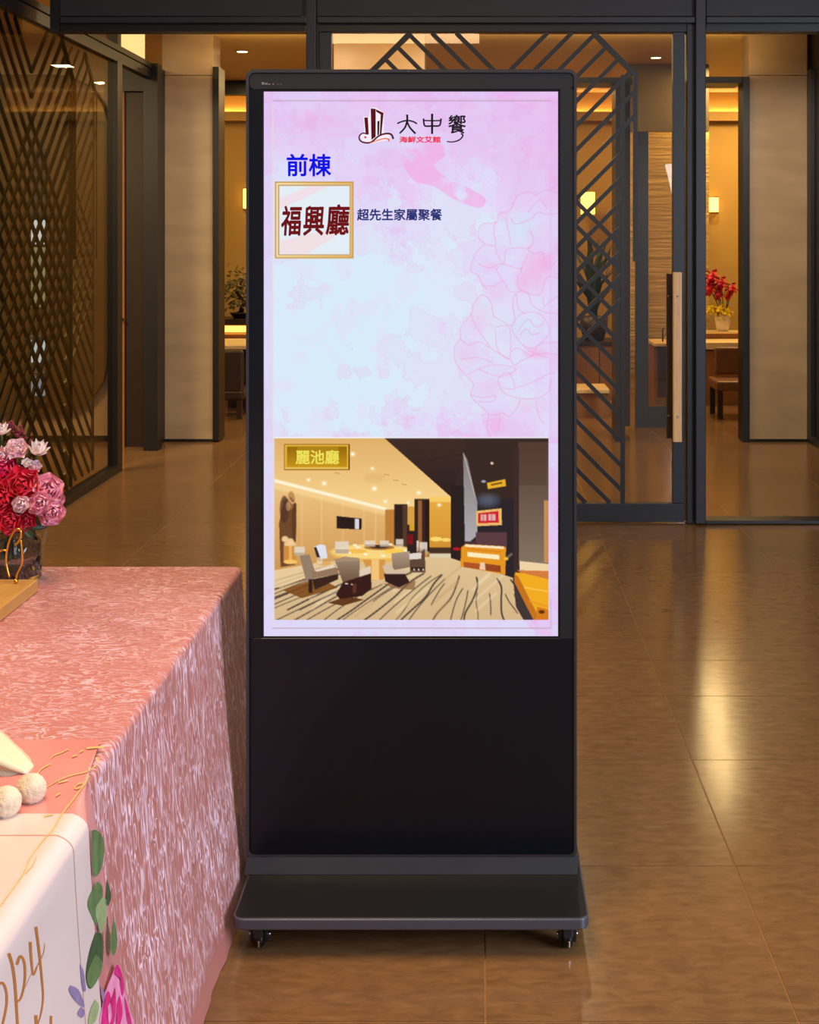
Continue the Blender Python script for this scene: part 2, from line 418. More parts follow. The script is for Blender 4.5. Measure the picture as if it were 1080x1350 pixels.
# ---- lattice of the sliding leaves (two leaves, plus bars built for a reflection)
def lattice_bars(wd=2.7, xmin=None):
    """list of quads in door units (x,y in door pixels, centre x 662)"""
    out = []
    def seg(x0, y0, x1, y1, wdt=wd):
        if xmin is not None:
            if max(x0, x1) < xmin + 3: return
            if x0 > x1: x0, y0, x1, y1 = x1, y1, x0, y0
            if x0 < xmin: y0 += (y1 - y0) * (xmin - x0) / (x1 - x0); x0 = xmin
        L = math.hypot(x1 - x0, y1 - y0)
        if L < 6: return
        nx, ny = -(y1 - y0) / L * wdt, (x1 - x0) / L * wdt
        out.append([(x0 + nx, y0 + ny), (x1 + nx, y1 + ny), (x1 - nx, y1 - ny), (x0 - nx, y0 - ny)])
    for k in range(-2, 16):
        s = 829 + 32.2 * k
        xr = 838 if k in (3, 4, 5) else 822
        hi = min(xr, (s + 741) / 2, s - 42)
        lo = max(502, s - 664, 486)
        if k < 0: lo = max(lo, 662)
        if k > 12: hi = min(hi, 662)
        if hi - lo > 5:
            seg(lo, s - lo, hi, s - hi)
            seg(1324 - lo, s - lo, 1324 - hi, s - hi)
    for sgn in (0, 1):
        f = (lambda x: 1324 - x) if sgn else (lambda x: x)
        seg(f(783), 42, f(838.5), 97.5, 3.4)
        seg(f(822), 98, f(822), 664, 2.8)
        seg(f(838.5), 96, f(838.5), 345, 2.8)
    return out
LAT = lattice_bars()
LAT_REFL = lattice_bars(1.9, 690)

def lattice(parent, place, thick, m, bars=None):
    for k, q in enumerate(bars or LAT):
        off = k * 0.00006
        vs = [place(x, y, -thick / 2 - off) for x, y in q] + [place(x, y, thick / 2 + off) for x, y in q]
        fs = [(0, 1, 2, 3), (7, 6, 5, 4)] + [(i, 4 + i, 4 + (i + 1) % 4, (i + 1) % 4) for i in range(4)]
        pydata('lattice_bar', vs, fs, m, parent)

# ---- door wall: posts, header, sliding lattice door
t4 = empty('trim_4', P(410, 691, D1), 'charcoal metal post and header over the entrance', None, None, 'structure')
pbox('post', 403.5, -260, 416.5, 691, D1 - 0.04, 0.14, M_metal, t4, 0.004)
pbox('post', 917.5, -260, 931, 691, D1 - 0.04, 0.14, M_metal, t4, 0.004)
for (x0, x1) in ((79, 402.5), (418, 916.5), (932, 1240)):
    pbox('fascia_panel', x0, -260, x1, 21, D1 + 0.0, 0.10, M_fascia, t4)
    pbox('ledge', x0, 22, x1, 30, D1 - 0.03, 0.12, M_metal, t4, 0.003)
    pbox('head_rail', x0, 31.5, x1, 41.5, D1 + 0.01, 0.10, M_metal2, t4)
pbox('corner_trim', 66, -260, 78, 41.5, D1 - 0.02, 0.12, M_metal2, t4)
pbox('floor_track', 931.5, 686.5, 1235, 690.5, D1 - 0.02, 0.12, M_metal2, t4).location.z += -0.0
door = empty('door_1', P(662, 688, D1 + 0.03), 'sliding glass door with charcoal frame and geometric lattice', None, None, 'structure')
DD = D1 + 0.02
pbox('stile', 421, 42.5, 437, 663.5, DD, 0.05, M_metal, door, 0.002)
pbox('stile', 887.5, 42.5, 903, 663.5, DD, 0.05, M_metal, door, 0.002)
pbox('top_rail', 421, 32, 903, 42.3, DD, 0.05, M_metal2, door)
pbox('bottom_rail', 421, 664, 903, 688, DD, 0.05, M_metal, door, 0.002)
pbox('jamb', 906, 32, 917, 690, DD - 0.02, 0.09, M_metal2, door, 0.002)
pbox('jamb', 417, 32, 420.5, 690, DD - 0.02, 0.09, M_metal2, door)
pbox('pane', 437.3, 42.6, 887.2, 663.6, DD + 0.024, 0.006, M_pane, door)
lattice(door, lambda x, y, o: Vector(((x - CX) * S1, DD + 0.012 + o, H - (y - CY) * S1)), 0.018, M_lat)
hd = pbox('handle', 888.3, 359, 899.3, 583, DD - 0.075, 0.032, M_wood_handle, door, 0.003)
tag(hd, 'pale oak pull handle')
for yy in (391, 549.5):
    c = P(893.5, yy, DD - 0.076)
    lathe('bolt', [(0.0, -0.003), (0.006, -0.003), (0.007, 0.0), (0.007, 0.004)], c, M_steel, hd, 12, 'Y')
    c2 = P(893.5, yy, DD)
    lathe('standoff', [(0.008, -0.045), (0.008, 0.0)], c2, M_black, hd, 10, 'Y')
ih = pbox('inner_handle', 879.5, 361, 887.2, 578, DD + 0.10, 0.03, M_brown, door, 0.003)
for yy in (391, 549.5):
    a = P(883, yy, DD + 0.05); lathe('standoff', [(0.008, -0.02), (0.008, 0.055)], a, M_black, ih, 10, 'Y')

# ---- left glass wall: one lattice leaf, and bars built as its reflection
wl = empty('wall_left', (XL, 7.6, 0), 'dark framed glass wall with a lattice leaf and its built reflection at the left', None, None, 'structure')
box('header', (XL - 0.06, 4.6, 2.96), (XL + 0.02, 9.80, 3.00), M_metal2, wl)
box('fascia', (XL - 0.05, 4.6, 3.001), (XL + 0.0, 7.20, 4.2), M_metal2, wl)
box('top_rail', (XL - 0.05, 4.6, 2.885), (XL + 0.01, 9.80, 2.955), M_metal2, wl)
box('bottom_rail', (XL - 0.05, 4.6, 0.0), (XL + 0.02, 8.94, 0.055), M_metal2, wl)
box('post', (XL - 0.05, 8.82, 0.056), (XL + 0.02, 8.94, 2.884), M_metal2, wl)
box('post', (XL - 0.05, 9.76, 0.0), (XL + 0.06, 9.90, 2.999), M_metal2, wl)
box('post', (XL - 0.05, 10.0, 0.0), (XL + 0.01, 10.19, 2.999), M_metal2, wl)
box('pane', (XL - 0.018, 4.7, 0.056), (XL - 0.012, 8.815, 2.884), M_pane_s, wl)
def left_place(yc, xo):
    return lambda x, y, o: Vector((XL + xo + o, yc + (x - 662) * S1, H - (y - CY) * S1 + 0.045 * (353 - y) / 311))
lattice(wl, left_place(7.27, -0.032), 0.012, M_latd)
lattice(wl, left_place(7.86, -0.075), 0.010, M_lat_refl, LAT_REFL)  # paler half lattice added as the first one's reflection
lf = box('room_side', (-6.45, 4.6, 0), (-6.4, 10.2, 3.298), M_ocher, wl)
# rounded dark board on the stone wall behind the glass
rb = [Vector((x, 10.12, z)) for x, z in rrect2(-6.0, -2.99, 0.24, 2.96, 0.42, 8)]
board = prism('wall_board', rb, (0, 0.06, 0), mat('smoked_board', rgb(92, 68, 32), 0.35, 0, 0.5, 0.1, 2.0))
tag(board, 'large dark wall board with rounded corners behind the left lattice glass', 'wall board')
# glowing panes put in for outdoor reflections in the left glass
wn = empty('pane_reflection', (-3.55, 10.10, 0.4), 'glowing panes standing for daylight reflected in the left lattice glass', None, None, 'structure')
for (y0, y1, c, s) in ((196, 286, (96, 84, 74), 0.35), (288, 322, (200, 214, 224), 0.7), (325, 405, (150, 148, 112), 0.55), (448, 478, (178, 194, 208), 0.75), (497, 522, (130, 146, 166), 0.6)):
    pbox('pane', 41, y0, 58, y1, 10.08, 0.03, emitter('reflected_daylight', rgb(*c), s * 2.4), wn)
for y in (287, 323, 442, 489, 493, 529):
    pbox('reflection_bar', 40, y, 60, y + 3, 10.06, 0.06, M_steel if y > 440 else M_metal2, wn)
# walnut door in the side passage
dw = empty('door_2', P(180, 590, 9.92), 'dark walnut door in the passage beyond the left glass wall', None, None, 'structure')
pbox('leaf', 165, 121, 200, 589, 9.95, 0.06, M_brown, dw)
pbox('frame_post', 158.5, 100, 164, 590.5, 9.93, 0.10, mat('tan_oak', rgb(150, 92, 44), 0.5, 0, 0.4, 0.1, 6), dw)  # left strip in a lighter oak than the leaf
pbox('frame_post', 191.5, 121, 199.5, 590.5, 9.91, 0.04, M_metal2, dw)
pbox('head', 158.5, 88, 200, 120, 9.90, 0.12, M_metal2, dw)
ellipsoid('knob', P(160.5, 421, 9.9), 0.016, 0.02, 0.016, M_gold, dw, 2)
# clerestory above the passage, lit wall beyond put in as a glowing pane
cl = empty('window_2', (XL - 0.5, 9.3, 2.99), 'clerestory pane glowing in place of a lit wall above the passage beam', None, None, 'structure')
box('pane', (XL - 0.045, 8.95, 3.002), (XL - 0.035, 9.75, 3.295), emitter('clerestory_glow', rgb(255, 220, 140), 1.1), cl)
box('frame', (XL - 0.07, 8.86, 3.002), (XL + 0.01, 8.945, 3.295), M_metal2, cl)

# ---- inner glazed door and bulkhead behind the lattice door
DI = 11.0
bulk = empty('wall_inner', P(862, 563, DI), 'pale bulkhead behind the inner glazed door', None, None, 'structure')
pbox('bulkhead', 829, 85.5, 935, 173, 12.0, 0.12, mat('bulkhead_paint', rgb(140, 124, 96), 0.5), bulk)
pbox('return', 824, 102, 831, 562, DI - 0.3, 0.2, M_brown, bulk)
d3 = empty('door_3', P(862, 563, DI), 'inner glazed door with dark frame', None, None, 'structure')
pbox('stile', 838.5, 173.5, 855, 563, DI, 0.06, M_metal, d3)
pbox('stile', 912, 173.5, 926, 563, DI, 0.06, M_metal, d3)
pbox('bottom_rail', 855.2, 536, 911.8, 563, DI, 0.06, M_metal, d3)
pbox('pane', 855.2, 173.8, 911.8, 535.5, DI + 0.03, 0.006, M_pane, d3)

# ---- recessed lights and wall lights
def downlight(x, y, label):
    d = F * (ZC - 0.004 - H) / (CY - y); c = P(x, y, d); c.z = ZC
    t = empty('ceiling_light', c, label, 'ceiling light', 'recessed ceiling lights')
    lathe('rim', [(0.055, -0.001), (0.062, -0.006), (0.05, -0.008), (0.048, -0.001)], c, M_ceil, t, 20)
    lathe('lens', [(0.0, -0.007), (0.046, -0.007), (0.046, -0.001)], c, M_downlight, t, 20)
downlight(319.5, 68, 'small recessed ceiling light above the left portal')
downlight(865, 76, 'recessed ceiling light behind the lattice door, beside the door stile')
downlight(245, 52, 'recessed ceiling light near the left stone slab')
def sconce(x, y, d, w_, h_, label):
    c = P(x, y, d)
    t = empty('wall_sconce', (c.x, d, c.z - h_ / 2), label, 'wall lamp', 'amber wall lamps')
    prism('lamp_shade', [Vector((c.x + u, d - v, c.z - h_ / 2)) for u, v in [(-w_ / 2, 0), (w_ / 2, 0), (w_ / 2, .05), (w_ / 4, .08), (-w_ / 4, .08), (-w_ / 2, .05)]], (0, 0, h_), M_sconce, t)
    box('back_plate', (c.x - w_ * 0.55, d, c.z - h_ * 0.55), (c.x + w_ * 0.55, d + 0.012, c.z + h_ * 0.55), M_gold, t)
sconce(938.5, 270, 14.18, 0.14, 0.16, 'amber wall lamp above the red and yellow flowers')
sconce(330, 262, 14.18, 0.14, 0.22, 'amber wall lamp behind the left edge of the display stand')
sconce(775, 268, 13.9, 0.15, 0.24, 'amber wall lamp behind the lattice beside the display stand')
sconce(882, 262, 13.9, 0.14, 0.22, 'amber wall lamp behind the glass near the oak door handle')

# ================================================================== BACKGROUND THINGS
M_leather = mat('brown_leather', rgb(120, 78, 52), 0.4, 0, 0.5, 0.1, 10)
M_dkwood = mat('dark_wood', rgb(46, 28, 22), 0.4, 0, 0.5, 0.12, 8)
M_ctop = mat('cream_stone_top', rgb(235, 205, 150), 0.3, 0, 0.5, 0.05, 6)
M_cbody = mat('counter_body', rgb(150, 100, 56), 0.5, 0, 0.4, 0.1, 5)
M_white = mat('white_ceramic', rgb(226, 210, 186), 0.3, 0, 0.5, 0.03, 6)
M_red = mat('red_petal', rgb(206, 40, 62), 0.5, 0, 0.3, 0.15, 30)
M_yel = mat('yellow_petal', rgb(226, 196, 30), 0.5, 0, 0.3, 0.15, 30)
M_green = mat('leaf_green', rgb(70, 92, 44), 0.5, 0, 0.4, 0.2, 20)
M_dgreen = mat('dark_leaf', rgb(48, 66, 44), 0.5, 0, 0.4, 0.2, 20)

# right: counter with vase, red and yellow flowers, chair
DC = 12.5
ct = empty('counter', P(950, 535, DC), 'brown counter with bright cream top behind the right portal', 'counter')
pbox('body', 892, 462, 1010, 533.8, DC, 0.6, M_cbody, ct)
pbox('top', 890, 451.5, 1014, 461, DC - 0.04, 0.7, M_ctop, ct, 0.006)
pbox('upstand', 892, 440, 1010, 451, DC + 0.42, 0.18, M_cbody, ct)
pbox('upstand_cap', 892, 437.5, 1010, 440, DC + 0.40, 0.22, M_ctop, ct)
va = P(953, 437.3, DC + 0.5)
va.z = P(953, 437.5, DC + 0.40).z
vs_ = empty('ceramic_vase', va, 'white ceramic vase holding yellow and red flowers on the counter', 'vase')
lathe('body', [(0.055, 0.0), (0.07, 0.05), (0.085, 0.15), (0.075, 0.17), (0.0, 0.16)], va, M_white, vs_, 20)
def puff(name, x, y, d, r, m, label, cat, group, stem_to=None, petals=16):
    c = P(x, y, d)
    t = empty(name, c, label, cat, group)
    bm = bmesh.new()
    for k in range(petals):
        a = k * 2.399; h_ = 1 - 2 * (k + 0.5) / petals
        q = math.sqrt(max(0, 1 - h_ * h_))
        dr = Vector((q * math.cos(a), q * math.sin(a), h_))
        u = dr.cross(Vector((0.3, 0.2, 1))).normalized(); v = dr.cross(u)
        p0 = c + dr * r * 0.25
        ring = [p0 + dr * r * .4 + u * r * .33, p0 + dr * r * .75 + v * r * .22, p0 + dr * r * .55 - u * r * .33, p0 + dr * r * .2 - v * r * .2]
        vs2 = [bm.verts.new(p) for p in ring] + [bm.verts.new(p0 + dr * r * .62)]
        for i in range(4): bm.faces.new((vs2[i], vs2[(i + 1) % 4], vs2[4]))
    bmesh.ops.create_icosphere(bm, subdivisions=1, radius=r * 0.55, matrix=Matrix.Translation(c))
    from_bm('bloom', bm, m, t)
    if stem_to is not None: tube('stem', [c, (c + stem_to) / 2 + Vector((0.01, 0, 0)), stem_to], 0.005, M_green, t, 5)
top = va + Vector((0, 0, 0.13))
for (x, y, r, w_) in ((939, 366, .10, 'upper left'), (951, 374, .088, 'upper middle'), (936, 380, .09, 'left'), (948, 388, .07, 'lower middle'), (965, 381, .08, 'right'), (960, 390, .05, 'small low')):
    puff('red_flower', x, y, DC + 0.5, r, M_red, 'red flower in the counter vase behind the right portal, ' + w_ + ' one', 'flower', 'red flowers in the counter vase', top)
for (x, y, r, w_) in ((937, 407, .07, 'leftmost'), (949, 409, .08, 'middle'), (958, 413, .08, 'rightmost'), (951, 418, .065, 'lowest')):
    puff('yellow_flower', x, y, DC + 0.46, r, M_yel, 'yellow flower in the counter vase behind the right portal, ' + w_ + ' one', 'flower', 'yellow flowers in the counter vase', top)
def chair(x0, x1, ytop, yseat, yfloor, label, back_left, m_seat, m_leg):
    d = F * H / (yfloor - CY)
    a, b = P(x0, yfloor, d), P(x1, yfloor, d)
    sz = P(0, yseat, d).z; bz = P(0, ytop, d).z
    t = empty('dining_chair', ((a.x + b.x) / 2, d + 0.22, 0), label, 'chair', 'dining chairs beyond the portals')
    box('seat', (a.x, d, sz - 0.09), (b.x, d + 0.45, sz), m_seat, t, 0.02)
    for (xx, yy) in ((a.x + .015, d + .01), (b.x - .06, d + .01), (a.x + .015, d + .39), (b.x - .06, d + .39)):
        box('leg', (xx, yy, 0), (xx + 0.045, yy + 0.045, sz - 0.09), m_leg, t)
    if back_left: box('backrest', (a.x, d + 0.0, sz - 0.02), (b.x, d + 0.06, bz), m_seat, t, 0.02)
    else: box('backrest', (a.x + 0.06, d + 0.40, sz + 0.02), (b.x, d + 0.46, bz), m_seat, t, 0.02)
chair(945, 1012, 463, 503, 553, 'brown leather dining chair at the counter behind the right portal', False, M_leather, M_dkwood)
chair(268, 320.5, 462, 515, 553, 'dark dining chair seen through the left portal', True, M_dkwood, M_dkwood)
# left: dining table, sideboard, bonsai
DT = 12.0
tb = empty('dining_table', P(300, 560, DT), 'cream topped dining table seen through the left portal', 'table')
pbox('table_top', 255, 455, 372, 461, DT, 0.8, M_ctop, tb, 0.01)
pbox('pedestal', 300, 461.2, 335, 541.5, DT + 0.25, 0.3, M_dkwood, tb)
sd = empty('sideboard', P(310, 541, 13.3), 'dark sideboard with lit gold edge seen through left portal', 'sideboard')
pbox('top', 262, 421, 372, 428, 13.3, 0.5, M_dkwood, sd)
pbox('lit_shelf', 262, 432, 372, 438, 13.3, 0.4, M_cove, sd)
pbox('body', 264, 441, 370, 519.5, 13.35, 0.45, M_cbody, sd)
pbox('back_panel', 264, 428.5, 370, 440.7, 13.6, 0.2, M_ocher, sd)
bo = P(316, 421, 13.5); bo.z = P(316, 421, 13.3).z
bn = empty('bonsai', bo, 'spreading bonsai with mottled leaves on the dark sideboard', 'plant')
lathe('pot', [(0.06, 0), (0.10, 0.05), (0.11, 0.06), (0.0, 0.055)], bo, M_dkwood, bn, 16)
tube('trunk', [bo + Vector((0, 0, .04)), bo + Vector((.05, 0, .16)), bo + Vector((-.03, 0, .28)), bo + Vector((.04, 0, .42))], [.03, .025, .02, .012], M_brown, bn, 7)
bm = bmesh.new()
for k in range(420):
    q = random.choice(((.0, .44, .16), (-.12, .34, .12), (.12, .3, .13), (-.06, .2, .14), (.1, .16, .12)))
    c = bo + Vector((q[0] + random.gauss(0, q[2] * .6), random.gauss(0, .08), q[1] + random.gauss(0, .05)))
    u = Vector((random.gauss(0, 1), random.gauss(0, 1), random.gauss(0, 1))).normalized() * .03
    v = u.cross(Vector((random.gauss(0, 1), random.gauss(0, 1), random.gauss(0, 1)))).normalized() * .013
    bm.faces.new([bm.verts.new(p) for p in (c - u, c + v, c + u, c - v)])
fo = from_bm('foliage', bm, mat('mottled_leaf', rgb(110, 104, 66), 0.5, 0, 0.4, 0.5, 4), bn); fo['kind'] = 'stuff'
# centre, behind the lattice: cabinet with dark potted foliage, bench step
cb = empty('cabinet', P(770, 520, 12.9), 'brown wooden cabinet behind the lattice beside the display stand', 'cabinet')
pbox('body', 690, 456, 822, 526, 12.9, 0.5, M_cbody, cb)
pbox('top', 686, 451, 826, 455.6, 12.86, 0.58, M_brown, cb)
for x in (723, 757, 790): pbox('door_gap', x, 460, x + 1.0, 522, 12.895, 0.01, M_dkwood, cb)
pp = P(783, 451, 13.1); pp.z = P(783, 451, 12.86).z
pl = empty('potted_plant', pp, 'potted plant with long wavy dark leaves behind the lattice', 'plant')
lathe('pot', [(0.10, 0), (0.14, 0.12), (0.15, 0.25), (0.0, 0.23)], pp, M_dkwood, pl, 18)
for k in range(22):
    a = k * 2.399; bend = random.uniform(.12, .42); hgt = random.uniform(.5, 1.25); w_ = random.uniform(.03, .055)
    dr = Vector((math.cos(a), math.sin(a) * 0.6, 0)); sd2 = Vector((-dr.y, dr.x, 0)).normalized()
    vs2, fs2 = [], []
    for i in range(8):
        t_ = i / 7
        c = pp + Vector((0, 0, .22 + hgt * (t_ - .28 * t_ * t_))) + dr * (bend * t_ ** 1.6) + sd2 * (.03 * math.sin(t_ * 9 + k))
        ww = w_ * math.sin(math.pi * (0.08 + 0.9 * t_)) 
        vs2 += [c - sd2 * ww, c + sd2 * ww]
        if i: fs2.append((2 * i - 2, 2 * i - 1, 2 * i + 1, 2 * i))
    pydata('leaf', vs2, fs2, M_dgreen, pl, True)
bs = empty('bench', P(780, 563, 11.2), 'low pale bench behind the lattice door', 'bench')
pbox('seat_top', 690, 513, 804, 519, 11.6, 0.45, M_ctop, bs, 0.01)
pbox('base', 690, 519.3, 804, 549.5, 11.65, 0.35, M_cbody, bs)
# washstand behind inner door
ws = empty('washstand', P(884, 525, 12.4), 'dark washstand with cream basin behind the inner glazed door', 'washstand')
pbox('body', 869, 457.5, 885, 524, 12.4, 0.4, M_dkwood, ws)
pbox('basin', 862, 452, 887, 457, 12.34, 0.5, M_ctop, ws, 0.01)
c = P(874, 452, 12.5); c.z = P(874, 452, 12.34).z
tube('tap', [c, c + Vector((0, 0, .12)), c + Vector((.0, -.06, .13))], .008, M_black, ws, 8)
pbox('side_body', 862, 457.5, 868.5, 535, 12.5, 0.4, M_cbody, ws)
# rippled panel wall behind washstand
rw = empty('wall_rippled', P(880, 500, 13.5), 'pale rippled stone wall behind the inner glazed door', None, None, 'structure')
pbox('panel', 826, 171, 935, 530, 13.45, 0.10, mat('rippled_stone', rgb(196, 164, 104), 0.35, 0, 0.5, 0.25, 1.4, 0.5, 3.0, stretch=(0.6, 0.6, 8), bdist=0.03), rw)

# ================================================================== DISPLAY STAND
DK = 3.08
M_rim = mat('kiosk_rim', rgb(74, 74, 80), 0.3, 0.6, 0.5, 0.04)
M_body = mat('kiosk_shell', rgb(40, 43, 48), 0.42, 0, 0.5, 0.05)
M_bezel = mat('kiosk_bezel_sheen', rgb(29, 32, 36), 0.40, 0, 0.5, 0.04)
M_blackglass = mat('kiosk_black_panel', rgb(14, 17, 24), 0.24, 0, 0.35, 0.04)
M_plate = mat('kiosk_base_paint', rgb(23, 24, 27), 0.48, 0, 0.3, 0.05)
M_edge = mat('kiosk_base_edge', rgb(92, 96, 108), 0.28, 0.5, 0.5, 0.04)
kio = empty('display_stand', (P(541, 1250, 3.1).x, 3.12, 0), 'tall black digital signage stand with lit screen on casters', 'display stand')
def kpts(x0, x1, y0, y1, r, d):
    a, b = P(x0, y1, DK), P(x1, y0, DK)
    return [Vector((x, d, z)) for x, z in rrect2(a.x, b.x, a.z, b.z, r, 6)]
prism('shell', kpts(325, 760, 92, 1131, 0.018, DK + 0.0095), (0, 0.07, 0), M_body, kio, 0.0015, 1)
# metal rim ring
o_, i_ = kpts(324.4, 760.6, 91.4, 1131, 0.019, DK), kpts(328.2, 757, 95.6, 1127.6, 0.014, DK)
n_ = len(o_); vs2 = o_ + i_ + [v + Vector((0, .02, 0)) for v in o_] + [v + Vector((0, .008, 0)) for v in i_]
fs2 = []
for k in range(n_):
    j = (k + 1) % n_
    fs2 += [(k, j, n_ + j, n_ + k), (k, 2 * n_ + k, 2 * n_ + j, j), (n_ + k, n_ + j, 3 * n_ + j, 3 * n_ + k)]
pydata('rim', vs2, fs2, M_rim, kio)
# bezel round the screen, top and right paler as painted reflection; lower panel
prism('bezel', kpts(328.8, 756.4, 96.3, 117, 0.012, DK + 0.003), (0, 0.006, 0), M_bezel, kio)
pbox('bezel', 328.8, 117.2, 344.6, 841.6, DK + 0.003, 0.006, M_blackglass, kio)
pbox('bezel', 738.6, 117.2, 756.4, 841.6, DK + 0.003, 0.006, M_bezel, kio)
prism('lower_panel', kpts(330.3, 757, 842, 1127.2, 0.006, DK + 0.003), (0, 0.006, 0), M_blackglass, kio, 0.0008, 1)
pbox('screen_gasket', 344.8, 117.2, 738.4, 841.4, DK + 0.006, 0.003, M_black, kio)
M_mark = mat('mark_grey', rgb(120, 120, 122), 0.4)
for x0, x1, y0, y1 in ((345.2, 347.8, 108.3, 111.4), (348.8, 350.2, 109.2, 111.6), (351, 352.6, 109, 111.8), (354, 356, 110.2, 111.8), (359.5, 361, 110, 111.8), (366, 367, 110.6, 111.6), (370, 371, 110.6, 111.6)):
    pbox('bezel_mark', x0, y0, x1, y1, DK + 0.0025, 0.0006, M_mark, kio)
ellipsoid('sensor', P(538, 94.5, DK), 0.003, 0.003, 0.003, M_rim, kio, 1)
# base
zs, zp = 0.134, 0.096
xl, xr = P(325.5, 0, DK).x, P(760, 0, DK).x
prism('skirt', [Vector((xl - 0.004, DK - 0.017, zp)), Vector((xl - 0.004, DK + 0.09, zp)), Vector((xl, DK + 0.08, zs)), Vector((xl, DK + 0.002, zs))], (xr - xl + 0.006, 0, 0), M_body, kio, 0.0008, 1)
y0p = 2.866
xa, xb = P(305.6, 0, y0p).x, P(777.2, 0, y0p).x
pr = rrect2(xa + 0.0035, xb - 0.0035, y0p + 0.0035, 3.4165, 0.023, 7)
prism('base_plate', [Vector((x, y, 0.0885)) for x, y in pr], (0, 0, zp - 0.0885), M_plate, kio, 0.0022, 2)
prism('base_edge', [Vector((x, y, 0.0685)) for x, y in rrect2(xa - 0.0005, xb + 0.0005, y0p - 0.0005, 3.4205, 0.0265, 7)], (0, 0, 0.0262), M_edge, kio, 0.0042, 3)
M_fork = mat('caster_fork', rgb(44, 45, 49), 0.35, 0.2, 0.5, 0.05)
def caster(x, y):
    t = empty('caster', (x, y, 0)); t.parent = kio; t.location = Vector((x, y, 0)) - base_of(kio)
    R_ = 0.026
    lathe('wheel', [(0.006, -0.011), (R_ - 0.005, -0.011), (R_, -0.005), (R_, 0.005), (R_ - 0.005, 0.011), (0.006, 0.011)], (x, y, R_), M_black, t, 24, 'X')
    lathe('hub', [(0.0, -0.0118), (0.010, -0.0118), (0.010, 0.0118), (0.0, 0.0118)], (x, y, R_), M_steel, t, 16, 'X')
    for s in (-1, 1):
        bm = bmesh.new()
        pts = [(-0.016, 0.062), (0.016, 0.062), (0.013, 0.030), (0.007, 0.014), (-0.007, 0.014), (-0.013, 0.030)]
        vv = [bm.verts.new((x + s * 0.0125, y + p, z)) for p, z in pts]
        f = bm.faces.new(vv); r = bmesh.ops.extrude_face_region(bm, geom=[f])
        for e in r['geom']:
            if isinstance(e, bmesh.types.BMVert): e.co.x += s * 0.0075
        from_bm('fork', bm, M_fork, t)
        lathe('axle_nut', [(0.0, 0.0245 * s), (0.0045, 0.0245 * s), (0.005, 0.0195 * s)], (x, y, R_ + 0.004), M_steel, t, 10, 'X')
    box('crown', (x - 0.024, y - 0.021, 0.054), (x + 0.024, y + 0.021, 0.0684), M_fork, t, 0.003)
    box('fender', (x - 0.0115, y - 0.0295, 0.034), (x + 0.0115, y - 0.0215, 0.056), M_fork, t, 0.003)
    box('brake_tab', (x + 0.000, y - 0.0335, 0.014), (x + 0.005, y - 0.0275, 0.030), M_steel, t, 0.002)
for x, y in ((P(343, 0, 2.925).x, 2.925), (P(748, 0, 2.925).x, 2.925), (P(350, 0, 3.36).x, 3.36), (P(742, 0, 3.36).x, 3.36)):
    caster(x, y)

# ---- the picture on the screen, painted once into a fine colour grid
SX0, SX1, SY0, SY1 = 347.5, 736.0, 120.5, 839.5
NW, NH, SS = 389, 719, 2
Wp, Hp = NW * SS, NH * SS
gx = (SX0 + (np.arange(Wp) + 0.5) / SS * (SX1 - SX0) / NW)[None, :].repeat(Hp, 0)
gy = (SY0 + (np.arange(Hp) + 0.5) / SS * (SY1 - SY0) / NH)[:, None].repeat(Wp, 1)
def fbm(cell, octs=4, seed=1, sx=1.0, sy=1.0):
    r = np.random.default_rng(seed); out = np.zeros((Hp, Wp)); amp = 1; tot = 0
    for o in range(octs):
        cw = cell / 2 ** o
        fx, fy = (gx[0] - SX0) / (cw * sx), (gy[:, 0] - SY0) / (cw * sy)
        g = r.random((int(fy.max()) + 3, int(fx.max()) + 3))
        ix, iy = fx.astype(int), fy.astype(int); tx, ty = fx - ix, fy - iy
        tx, ty = tx * tx * (3 - 2 * tx), ty * ty * (3 - 2 * ty)
        a = g[np.ix_(iy, ix)] * (1 - tx) + g[np.ix_(iy, ix + 1)] * tx
        b = g[np.ix_(iy + 1, ix)] * (1 - tx) + g[np.ix_(iy + 1, ix + 1)] * tx
        out += amp * (a * (1 - ty[:, None]) + b * ty[:, None]); tot += amp; amp *= .55
    return out / tot
def C(*c): return np.array(c, float)
img = np.zeros((Hp, Wp, 3))
def sstep(a, b, x): t = np.clip((x - a) / (b - a), 0, 1); return t * t * (3 - 2 * t)
def mixin(col, a):
    global img
    img = img * (1 - a[..., None]) + (col if np.ndim(col) == 3 else np.asarray(col, float)) * a[..., None]
def gidx(x, y): return (np.asarray(x) - SX0) / (SX1 - SX0) * Wp, (np.asarray(y) - SY0) / (SY1 - SY0) * Hp
def polymask(pts):
    px, py = gidx([p[0] for p in pts], [p[1] for p in pts])
    x0, x1 = max(0, int(px.min())), min(Wp, int(px.max()) + 2); y0, y1 = max(0, int(py.min())), min(Hp, int(py.max()) + 2)
    if x1 <= x0 or y1 <= y0: return None
    X, Y = np.meshgrid(np.arange(x0, x1) + .5, np.arange(y0, y1) + .5)
    ins = np.zeros(X.shape, bool); n = len(px)
    for i in range(n):
        j = (i - 1) % n
        if py[i] == py[j]: continue
        c = ((py[i] > Y) != (py[j] > Y)) & (X < (px[j] - px[i]) * (Y - py[i]) / (py[j] - py[i]) + px[i])
        ins ^= c
    return (slice(y0, y1), slice(x0, x1)), ins
def poly(pts, col, alpha=1.0, col2=None, axis='y'):
    r = polymask(pts)
    if r is None: return
    s, m = r; c = np.asarray(col, float)
    if col2 is not None:
        g = gy[s] if axis == 'y' else gx[s]
        v = [p[1] if axis == 'y' else p[0] for p in pts]
        t = np.clip((g - min(v)) / (max(v) - min(v)), 0, 1)[..., None]
        c = c * (1 - t) + np.asarray(col2, float) * t
    a = (m * alpha)[..., None]; img[s] = img[s] * (1 - a) + c * a
